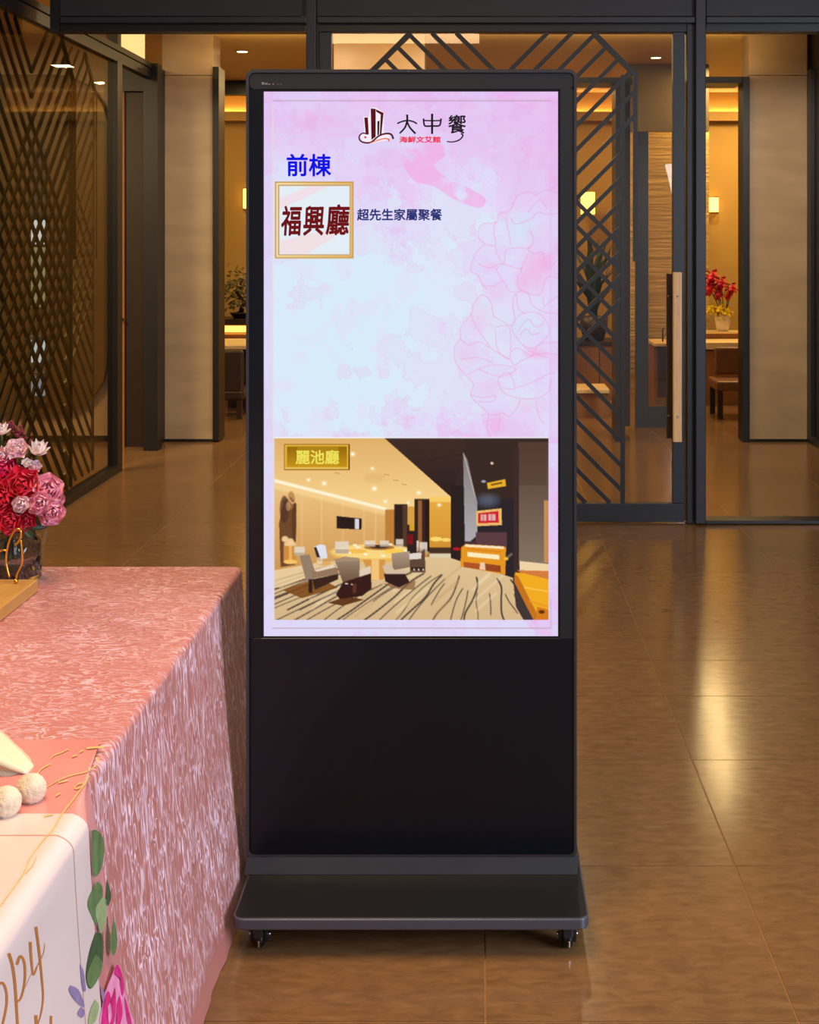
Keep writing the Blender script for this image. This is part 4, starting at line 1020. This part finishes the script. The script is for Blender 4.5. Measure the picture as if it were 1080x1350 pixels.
for i in range(len(rows) - 1):
    for k in range(n_):
        j = (k + 1) % n_; fs2.append((i * n_ + k, i * n_ + j, (i + 1) * n_ + j, (i + 1) * n_ + k))
# gently uneven top: inner grid
gxn, gyn = 40, 56
b0 = len(vs2)
fs2.append(tuple(range(n_))[::-1])
cloth = pydata('tablecloth', vs2, fs2, M_cloth, None, True, ((TX0 + TX1) / 2, (TY0 + TY1) / 2, 0))
tag(cloth, 'shiny crushed pink tablecloth hanging to the floor beside the display stand', 'tablecloth')

# ---- runner across the near end: white printed panel with pink floral border
def bulge(y): return 0.034 * min(1, max(0, (2.22 - y) / 0.27))
def side_x(z, off, y): return TX1 + bulge(y) + skirt_out(max(0, (ZT - 0.016 - z) / (ZT - 0.016))) + off
def run_profile(off, y):
    p = [(TX0 + 0.3 + i * 0.09, ZT + off) for i in range(15)] + [(TX1 + bulge(y) - q, ZT + off) for q in (0.075, 0.06, 0.04, 0.025)]
    p += [(TX1 + bulge(y) + o + off * s, ZT + z + off * (1 - s)) for (o, z), s in zip(PROF, (0, .3, .6, .85, 1))]
    for i in range(26):
        z = (ZT - 0.016) - (i + 1) / 26 * 0.69
        p.append((side_x(z, off, y), z))
    return p
def run_sheet(name, y0, y1, off, m, parent, ny=14, slack=0.0):
    vs2, fs2 = [], []
    for j in range(ny + 1):
        y = y0 + (y1 - y0) * j / ny; pr_ = run_profile(off, y)
        for i, (x, z) in enumerate(pr_):
            k = 0.0
            if slack and z > ZT - 0.02 and x > TX1 + bulge(y) - 0.026: k = -slack * min(1, max(0, (x - TX1 - bulge(y) + 0.026) / 0.026))
            elif slack and z <= ZT - 0.02: k = -slack * (1 - 0.8 * min(1, (ZT - z) / 0.5))
            yy = y + k * (j / ny)
            vs2.append((x, yy, z))
    n = len(pr_)
    for j in range(ny):
        for i in range(n - 1): fs2.append((j * n + i, j * n + i + 1, (j + 1) * n + i + 1, (j + 1) * n + i))
    return pydata(name, vs2, fs2, m, parent, True)
M_rpink = mat('runner_pink_satin', rgb(220, 146, 142), 0.24, 0, 0.5, 0.10, 9, 0.4, 14, coat=0.3, stretch=(1, 1, 1), bdist=0.004)
M_rwhite = mat('runner_white_satin', rgb(226, 206, 202), 0.3, 0, 0.5, 0.04, 5, 0.25, 9, coat=0.3, bdist=0.004)
run = empty('table_runner', (TX1 - 0.4, 1.6, ZT), 'white birthday runner with pink floral border over the near table end', 'table runner')
run_sheet('border', 1.932, 2.225, 0.0070, M_rpink, run, 14, 0.165)
pan = run_sheet('panel', 0.96, 1.935, 0.0085, M_rwhite, run, 30)
run_sheet('border_line', 1.8625, 1.8655, 0.0087, mat('line_tan', rgb(190, 142, 124), 0.4), run, 2)
M_glint = mat('glint_gold', rgb(255, 226, 150), 0.25, 0.35, 0.5, 0.1, 30)  # gold glints on the runner top, painted as thin ribbons
def top_hit(x, y, k=0):
    z = ZT + 0.0092 + 0.00004 * k; d = F * (H - z) / (y - CY)
    return Vector((min((x - 5 - CX) / F * d, TX1 + bulge(d) - 0.012), d, z))
def glint(pts, w0, w1): GLINTS.append(([(x / 6.0, 960 + y / 6.0) for x, y in pts], w0, w1))
GLINTS = []
glint([(880, 140), (850, 200), (800, 280), (720, 340), (620, 365), (540, 390), (460, 430), (370, 482)], 1.8, 1.0)
glint([(735, 372), (700, 440), (640, 520), (600, 575), (520, 680), (450, 800), (370, 890), (270, 1025), (215, 1150), (140, 1260), (0, 1450)], 2.0, 1.4)
glint([(715, 158), (800, 150), (880, 148)], 2.6, 2.0); glint([(570, 165), (520, 190), (455, 215), (430, 240)], 1.4, 1.0); glint([(430, 280), (360, 320), (325, 362)], 1.6, 1.6)
glint([(900, 205), (850, 215), (835, 270), (870, 260), (895, 215)], 1.4, 1.4); glint([(690, 430), (640, 445), (622, 475), (660, 470), (695, 440)], 1.6, 1.4); glint([(790, 230), (815, 260), (825, 225)], 2.6, 1.5)
glint([(600, 225), (640, 210)], 2.0, 1.6); glint([(490, 430), (570, 410)], 2.0, 1.2); glint([(380, 695), (450, 682)], 2.4, 1.4); glint([(470, 535), (508, 512)], 1.8, 1.8); glint([(660, 190), (690, 172)], 1.6, 1.6)
glint([(320, 1010), (290, 1080), (230, 1150)], 1.0, 1.4); glint([(440, 940), (400, 1000), (330, 1100), (200, 1300), (0, 1580)], 0.8, 1.4)
def side_hit(x, y, off):
    d = 1.8
    for _ in range(30):
        z = H - (y - CY) / F * d
        X = side_x(z, off, d); d = d * 0.3 + 0.7 * (X * F / (x - CX))
    return Vector((X, d, H - (y - CY) / F * d))
M_l1 = mat('print_green', rgb(98, 124, 78), 0.45, 0, 0.4, 0.25, 40); M_l2 = mat('print_dark_green', rgb(66, 88, 58), 0.45, 0, 0.4, 0.25, 40); M_l3 = mat('print_pale_green', rgb(150, 168, 120), 0.45, 0, 0.4, 0.2, 40)
M_pu = mat('print_purple', rgb(136, 118, 158), 0.45, 0, 0.4, 0.2, 40); M_mg = mat('print_magenta', rgb(216, 42, 128), 0.4, 0, 0.4, 0.3, 60); M_mp = mat('print_pink', rgb(240, 150, 192), 0.4, 0, 0.4, 0.2, 60); M_or2 = mat('print_orange', rgb(206, 134, 70), 0.35, 0.3, 0.5, 0.08, 30)
c6 = lambda pts: [(x / 3.176, 940 + y / 3.176) for x, y in pts]
def printed(name, pts, m, k):
    sp = smooth(c6(pts + [pts[0]]), 4)[:-1]
    off = 0.0094 + 0.0003 * k; n = len(sp); cx = sum(p[0] for p in sp) / n; cy = sum(p[1] for p in sp) / n
    vs3 = [side_hit(x, y, off) for x, y in sp]
    for f_ in (0.75, 0.5, 0.25): vs3 += [side_hit(cx + (x - cx) * f_, cy + (y - cy) * f_, off) for x, y in sp]
    vs3.append(side_hit(cx, cy, off)); fs3 = []
    for q in range(3):
        fs3 += [(q * n + i, q * n + (i + 1) % n, (q + 1) * n + (i + 1) % n, (q + 1) * n + i) for i in range(n)]
    fs3 += [(3 * n + i, 3 * n + (i + 1) % n, 4 * n) for i in range(n)]
    pydata(name, vs3, fs3, m, run, True)
printed('printed_leaf', [(383, 492), (405, 490), (430, 520), (437, 580), (425, 650), (405, 682), (388, 665)], M_l1, 0)
printed('printed_leaf', [(405, 705), (425, 720), (430, 760), (408, 880), (385, 850), (368, 790)], M_l1, 0)
printed('printed_leaf', [(430, 770), (447, 790), (445, 860), (425, 925), (410, 880), (400, 820)], M_l3, 1)
printed('printed_leaf', [(447, 690), (465, 760), (455, 805), (440, 790)], M_l2, 1)
printed('printed_leaf', [(478, 855), (492, 950), (478, 1015), (462, 990), (465, 920)], M_l1, 0)
printed('printed_leaf', [(400, 920), (425, 925), (432, 980), (425, 1080), (380, 1155), (360, 1100), (375, 1000)], M_l2, 0)
printed('printed_leaf', [(400, 1010), (428, 1040), (422, 1085), (382, 1150), (364, 1100)], M_l1, 1)
printed('printed_leaf', [(400, 1200), (415, 1230), (400, 1290), (370, 1300), (380, 1240)], M_l3, 0)
printed('printed_petal', [(335, 1050), (350, 1080), (360, 1160), (345, 1150)], M_pu, 0)
printed('printed_petal', [(295, 1140), (330, 1160), (355, 1230), (320, 1210), (290, 1165)], M_pu, 0)
printed('printed_petal', [(340, 1230), (355, 1250), (345, 1275), (325, 1260)], M_pu, 0)
printed('printed_petal', [(420, 1140), (436, 1170), (434, 1215), (424, 1180)], M_pu, 0)
printed('printed_peony', [(440, 1170), (468, 1100), (492, 1050), (512, 1090), (520, 1150), (545, 1250), (556, 1310), (426, 1310), (428, 1230)], M_mp, 0)
printed('printed_petal', [(476, 1090), (492, 1052), (511, 1092), (521, 1150), (512, 1185), (504, 1140), (500, 1100)], M_mg, 2)
printed('printed_petal', [(430, 1250), (440, 1190), (456, 1165), (470, 1200), (482, 1150), (486, 1230), (472, 1308), (428, 1310)], M_mg, 2)
printed('printed_petal', [(490, 1215), (503, 1185), (514, 1255), (500, 1310), (486, 1310)], M_mg, 2)
printed('printed_petal', [(522, 1185), (536, 1230), (552, 1300), (536, 1300), (526, 1240)], M_mg, 2)
printed('printed_petal', [(452, 1230), (462, 1215), (468, 1270), (456, 1300)], M_mp, 4)
printed('printed_stem', [(447, 860), (452, 860), (455, 990), (450, 990)], M_l2, 0)
c5 = lambda pts: [(x / 6.0, 1140 + y / 6.0) for x, y in pts]
place_side = lambda x, y, k: side_hit(x, y, 0.0090 + 0.00003 * k)
ribbon('birthday_lettering', [
 (c5([(-60, 1000), (10, 935), (45, 980), (55, 1080), (40, 1180), (15, 1290)]), 3.6, 3.0),
 (c5([(70, 700), (100, 800), (120, 950), (130, 1100), (142, 1290)]), 4.2, 3.4), (c5([(135, 790), (160, 725), (190, 760), (200, 850), (192, 950), (168, 1050), (135, 1085)]), 3.8, 2.4),
 (c5([(240, 610), (250, 760), (265, 870), (292, 810)]), 3.8, 2.0), (c5([(285, 490), (310, 680), (332, 900), (342, 1050), (325, 1180), (300, 1260)]), 3.8, 1.4),
 (c5([(285, 1190), (292, 1290)]), 4.0, 4.0), (c5([(405, 1195), (405, 1290)]), 3.0, 3.0),
 (c5([(190, 990), (222, 920), (250, 860)]), 0.5, 0.4), (c5([(292, 810), (345, 700), (355, 620)]), 1.2, 0.4)], M_or2, run, place_side)

ribbon('painted_glint', GLINTS, M_glint, run, top_hit)
# ---- wooden stand, wire ornament, balls, satin pouch
zt = ZT + 0.001
bxr = -1.113
st = box('wooden_stand', (bxr - 0.30, 2.45, zt), (bxr, 3.18, zt + 0.031), mat('gold_oak', rgb(186, 140, 74), 0.4, 0, 0.5, 0.12, 6, stretch=(6, 1, 6)), None, 0.002)
tag(st, 'flat golden wooden stand on the pink cloth in front of the jar', 'wooden stand')
d0 = 3.14; zb = zt + 0.031
q0 = P(20.5, 765, d0); q0.z = zb
wo = empty('wire_ornament', q0, 'looped gold wire ornament standing on the wooden stand', 'ornament')
cw = lambda pts: [Vector((P(x / 4.825, 540 + y / 4.825, d0).x, d0 + 0.0004 * i, max(zb + .004, P(x / 4.825, 540 + y / 4.825, d0).z))) for i, (x, y) in enumerate(pts)]
def sm3(pts, n=5):
    out = []
    for i in range(len(pts) - 1):
        p0, p1, p2, p3 = pts[max(i - 1, 0)], pts[i], pts[i + 1], pts[min(i + 2, len(pts) - 1)]
        for k in range(n):
            t = k / n; out.append(.5 * (2 * p1 + (p2 - p0) * t + (2 * p0 - 5 * p1 + 4 * p2 - p3) * t * t + (3 * p1 - p0 - 3 * p2 + p3) * t ** 3))
    return out + [pts[-1]]
tube('wire', sm3(cw([(60, 1065), (42, 990), (40, 920), (60, 830), (95, 765), (125, 765), (132, 800), (112, 845), (92, 860)])), 0.0026, M_gold, wo, 8)
tube('wire', sm3(cw([(132, 830), (142, 920), (138, 980), (110, 1040), (102, 1075)])), 0.0026, M_gold, wo, 8)
tube('wire', sm3(cw([(-60, 930), (10, 895), (40, 900)])), 0.0024, M_gold, wo, 8)
qb = P(101 / 4.825, 540 + 1085 / 4.825, d0); qb.z = zb + 0.006
ellipsoid('ball_foot', qb, .006, .006, .006, M_gold, wo, 2)
M_wool = mat('white_wool', rgb(226, 208, 182), 0.85, 0, 0.2, 0.10, 60, 0.9, 160, sheen=0.4, bdist=0.004)
def ball(x, y, rpx, label):
    d = 2.07
    for _ in range(8):
        r_ = rpx / F * d; d = F * (H - zt - r_) / (y - CY)
    c = P(x, y, d); r_ = rpx / F * d
    o = ellipsoid('wool_ball', c, r_, r_, r_, M_wool, None, 4, 0.05, 7, (c.x, c.y, zt))
    tag(o, label, 'ball', 'wool balls by the pouch'); return c, r_
ball(41, 1040, 19.5, 'white wool ball nearer the table edge beside the cream pouch')
ball(7, 1058, 20.5, 'white wool ball cut by the left picture edge under the cream pouch')
# satin pouch
M_satin = mat('cream_satin', rgb(232, 214, 178), 0.3, 0, 0.5, 0.08, 12, 0.15, 14, sheen=0.2, coat=0.3)
bm = bmesh.new()
tip = P(41, 1018, 2.10); cen = P(-30, 1012, 2.14); cen.z = zt + .034
nu, nv = 26, 22; grid = []
for i in range(nu):
    t = i / (nu - 1); c = cen.lerp(tip, t) if t > .35 else cen + (cen - tip) * (.35 - t) * 1.2 + (tip - cen) * t
    c = cen + (tip - cen) * (t * 1.55 - 0.55)
    rad = 0.054 * math.sin(math.pi * min(1, 0.12 + 0.80 * t)) ** 0.8 + 0.004
    row = []
    for j in range(nv):
        a = 2 * math.pi * j / nv
        f_ = 1 + 0.20 * math.sin(5 * a + 2.2 * t) + .10 * math.sin(9 * a - 4 * t)
        p = c + Vector((0, math.cos(a) * rad * f_ * 0.9, math.sin(a) * rad * f_ * (.62 - .25 * t) * (1 + .16 * math.sin(13 * a + 3 * t))))
        p.z = max(zt + .0015, p.z); row.append(bm.verts.new(p))
    grid.append(row)
for i in range(nu - 1):
    for j in range(nv): bm.faces.new((grid[i][j], grid[i][(j + 1) % nv], grid[i + 1][(j + 1) % nv], grid[i + 1][j]))
bm.faces.new(grid[0]); bm.faces.new(grid[-1])
po = from_bm('satin_pouch', bm, M_satin, None, True, (cen.x, cen.y, zt)); tag(po, 'cream satin pouch lying behind the two wool balls', 'pouch')

# ---- glass jar with bouquet
M_jar, _nt, _b = nodes_of('jar_glass'); _b.inputs['Transmission Weight'].default_value = 1; _b.inputs['Roughness'].default_value = 0.03; _b.inputs['IOR'].default_value = 1.35; _b.inputs['Base Color'].default_value = (0.55, 0.57, 0.6, 1)
jc = P(13, 765, 3.30); jc.z = zt
R_ = 0.078
jar = empty('glass_jar', jc, 'ribbed clear glass jar holding the bouquet behind the wooden stand', 'vase')
wobf = lambda a, h: 0.022 * math.sin(18 * a + (1 if int(h * 170) % 2 else 0) * 3.14) * (1 if h < 0.035 or h > 0.075 else 0.15)
prof = [(0.001, 0.0), (R_ * .93, 0.0), (R_, .006)] + [(R_, .006 + i * .006) for i in range(1, 14)] + [(R_ * .96, .096), (R_ * .86, .108), (R_ * .8, .114), (R_ * .8, .130), (R_ * .84, .134), (R_ * .76, .134), (R_ * .76, .112), (R_ * .9, .09), (R_ * .9, .012), (0.001, .012)]
lathe('body', prof, jc, M_jar, jar, 72, 'Z', wobf)
def petal_mesh(name, L, W, cup, curl, ruffle=0.0, m=None, seed=0, pointed=False):
    nu, nv = 6, 6; vs3, fs3 = [], []; r = random.Random(seed)
    for i in range(nu + 1):
        t = i / nu
        wv = W * (math.sin(math.pi * (0.10 + 0.82 * t)) if not pointed else math.sin(math.pi * min(1, .12 + .88 * t)) ** .8)
        for j in range(nv + 1):
            s = (j / nv - .5) * 2
            x = s * wv / 2; y = L * t * (1 - 0.10 * s * s * t)
            z = cup * (s * s) * W * 0.5 + curl * L * t * t
            if ruffle: z += ruffle * L * t * math.sin(s * 7 + seed) * .5; y += ruffle * L * .4 * t * t * math.sin(s * 9 + seed * 2)
            vs3.append((x, y, z))
    for i in range(nu):
        for j in range(nv): a = i * (nv + 1) + j; fs3.append((a, a + 1, a + nv + 2, a + nv + 1))
    me = bpy.data.meshes.new(name); me.from_pydata(vs3, [], fs3); me.polygons.foreach_set('use_smooth', [True] * len(fs3)); me.materials.append(m); return me
def petal_m(name, c):
    m = mat(name, c, 0.55, 0, 0.2, 0.08, 40, sheen=0.2); b = m.node_tree.nodes['Principled BSDF']
    b.inputs['Subsurface Weight'].default_value = 0.5; b.inputs['Subsurface Scale'].default_value = 0.01
    return m
M_crim = petal_m('crimson_petal', rgb(222, 24, 66)); M_hot = petal_m('hot_pink_petal', rgb(226, 24, 110)); M_pink = petal_m('pink_petal', rgb(255, 172, 196)); M_pale = petal_m('pale_pink_petal', rgb(252, 214, 224)); M_wp = petal_m('white_petal', rgb(250, 232, 232)); M_sprig = petal_m('dark_red_sprig', rgb(112, 30, 46))
PM = {}
def pm(kind, m, s):
    k = (kind, m.name, s)
    if k not in PM:
        if kind == 'rose': PM[k] = petal_mesh('petal', 1, 1.15, .45, .12, .03, m, s)
        elif kind == 'ruffle': PM[k] = petal_mesh('petal', 1, 1.4, .30, .15, .10, m, s)
        else: PM[k] = petal_mesh('petal', 1, .46, .3, .25, 0, m, s, True)
    return PM[k]
neck = jc + Vector((0, 0, .12))
def bloom(name, x, y, d, rpx, kind, m, face, label, group, stem=True):
    c = P(x, y, d); r = rpx / F * d
    t = empty(name, c, label, 'flower', group)
    t.rotation_mode = 'QUATERNION'; qn = Vector(face).normalized().to_track_quat('Z', 'Y'); t.rotation_quaternion = qn
    layers = {'rose': ((4, .62, 82, .10), (5, .80, 66, .16), (6, .98, 42, .20), (6, 1.1, 16, .22)),
              'ruffle': ((4, .6, 75, .08), (5, .9, 54, .12), (6, .98, 30, .14), (6, 1.02, 6, .14)),
              'daisy': ((7, .9, 62, .05), (9, 1.05, 36, .05))}[kind]
    for li, (n, L, tilt, r0) in enumerate(layers):
        for k in range(n):
            a = 2 * math.pi * (k + .5 * (li % 2)) / n + li * .7 + x
            p = bpy.data.objects.new('petal', pm(kind, m, (k + li) % 3)); COL.objects.link(p); p.parent = t
            tl = math.radians(tilt + 9 * math.sin(k * 2.3 + li))
            mt = Matrix.Rotation(a, 4, 'Z') @ Matrix.Translation((0, r * r0, -r * .35 + r * .12 * (3 - li) * .5)) @ Matrix.Rotation(tl, 4, 'X') @ Matrix.Diagonal((r * L, r * L, r * L, 1))
            p.matrix_local = mt
    if stem:
        me_ = bpy.data.meshes.new('stem'); bm = bmesh.new(); end = neck - Vector((0, 0, .07)) + Vector((.02 * math.sin(x), .02 * math.cos(x * 3), 0))
        inv = qn.to_matrix().inverted()
        pts = [Vector((0, 0, -r * .3)), inv @ ((neck - c) * .6 + Vector((0, 0, .0))), inv @ (neck - c), inv @ (end - c)]
        tube_bm(bm, pts, .003, 6); bmesh.ops.recalc_face_normals(bm, faces=bm.faces); bm.to_mesh(me_); bm.free(); me_.materials.append(M_green)
        so = bpy.data.objects.new('stem', me_); COL.objects.link(so); so.parent = t
G1, G2, G3 = 'red roses in the glass jar', 'pink ruffled blooms in the glass jar', 'pale blooms in the glass jar'
bloom('rose', 3, 622, 3.24, 21, 'rose', M_hot, (.3, -1, .5), 'hot pink rose at the left picture edge of the bouquet', G1)
bloom('rose', 28, 641, 3.22, 23, 'rose', M_crim, (.25, -1, .35), 'large crimson rose in the middle of the bouquet', G1)
bloom('rose', 4, 658, 3.21, 19, 'rose', M_crim, (-.1, -1, .2), 'crimson rose at the left picture edge below the hot pink rose', G1)
bloom('rose', 13, 688, 3.20, 15, 'rose', M_crim, (0, -1, .1), 'small crimson rose low over the gold wire', G1)
bloom('rose', 33, 686, 3.22, 13, 'rose', M_crim, (.3, -1, 0), 'small crimson rose low beside the green leaves', G1)
bloom('rose', 40, 656, 3.24, 14, 'rose', M_crim, (.5, -1, .2), 'crimson rose between the large rose and pink ruffles', G1)
bloom('ruffled_flower', 61, 645, 3.24, 21, 'ruffle', M_pink, (.5, -1, .5), 'largest pink ruffled bloom at the right of the bouquet', G2)
bloom('ruffled_flower', 52, 664, 3.21, 15, 'ruffle', M_pink, (.2, -1, .1), 'pink ruffled bloom in front of the largest one', G2)
bloom('ruffled_flower', 68, 676, 3.23, 17, 'ruffle', M_pink, (.6, -1, -.1), 'pink ruffled bloom drooping at the lower right', G2)
bloom('ruffled_flower', 72, 658, 3.26, 14, 'ruffle', M_pink, (1, -.8, .2), 'pink ruffled bloom at the far right edge', G2)
bloom('ruffled_flower', 27, 665, 3.19, 11, 'ruffle', M_pale, (0, -1, .1), 'small pale ruffled bloom over the crimson roses', G2)
bloom('daisy', 50, 596, 3.26, 20, 'daisy', M_wp, (.35, -.5, 1), 'white star shaped flower at the upper right of bouquet', G3)
bloom('daisy', 2, 570, 3.28, 16, 'daisy', M_wp, (.2, -.6, 1), 'white star shaped flower at the top by the left picture edge', G3)
bloom('daisy', 4, 603, 3.25, 17, 'daisy', M_pale, (.1, -.8, .6), 'pale star shaped flower above the hot pink rose', G3)
bloom('lisianthus', 22, 592, 3.26, 14, 'rose', M_pale, (.3, -.8, .8), 'pale pink cup flower beside the white star flower', G3)
bloom('lisianthus', 46, 615, 3.25, 8, 'rose', M_pale, (.5, -.8, .5), 'small pale pink bud under the white star flower', G3)
bloom('lisianthus', 35, 610, 3.24, 6, 'rose', M_wp, (.2, -.8, .8), 'tiny white bud left of the small pink bud', G3)
# sprig and leaves
sp0 = P(30, 580, 3.30)
sg = empty('sprig', sp0, 'dark red sprig of tiny buds rising behind the pale flowers', 'sprig')
tube('stem', [neck, (neck + sp0) / 2 + Vector((.01, .02, .02)), sp0, P(14, 560, 3.30)], .002, M_sprig, sg, 5)
bm = bmesh.new()
for k in range(46):
    t = random.random(); c = P(14 + 22 * t + random.gauss(0, 3), 562 + 18 * t + random.gauss(0, 3.5), 3.30 + random.gauss(0, .006))
    bmesh.ops.create_icosphere(bm, subdivisions=1, radius=random.uniform(.003, .0055), matrix=Matrix.Translation(c))
so = from_bm('buds', bm, M_sprig, sg, True); so['kind'] = 'stuff'
lm = petal_mesh('leaf', 1, .42, .3, -.25, .05, M_dgreen, 1, True)
for k, (x, y, d, L, face, up, lab) in enumerate(((46, 693, 3.23, .055, (.3, -1, .2), (1.0, 0, -.2), 'dark green leaf spreading right under the pink ruffles'), (38, 700, 3.22, .05, (.2, -1, .1), (.5, 0, -1), 'dark green leaf hanging over the jar neck'), (30, 612, 3.27, .05, (.2, -1, .3), (.2, 0, 1), 'dark green leaf standing behind the white buds'))):
    c = P(x, y, d); z = Vector(face).normalized(); yv = Vector(up); yv = (yv - z * yv.dot(z)).normalized(); xv = yv.cross(z)
    t = empty('leaf_sprig', c, lab, 'leaf', 'loose leaves in the bouquet')
    p = bpy.data.objects.new('leaf', lm); COL.objects.link(p); p.parent = t
    p.matrix_local = Matrix((xv, yv, z)).transposed().to_4x4() @ Matrix.Translation((0, -L * .4, 0)) @ Matrix.Diagonal((L, L, L, 1))
    tube('stem', [neck - Vector((0, 0, .05)), neck, c], .002, M_green, t, 5)
for o in bpy.data.objects:
    if '_loc' in o: del o['_loc']
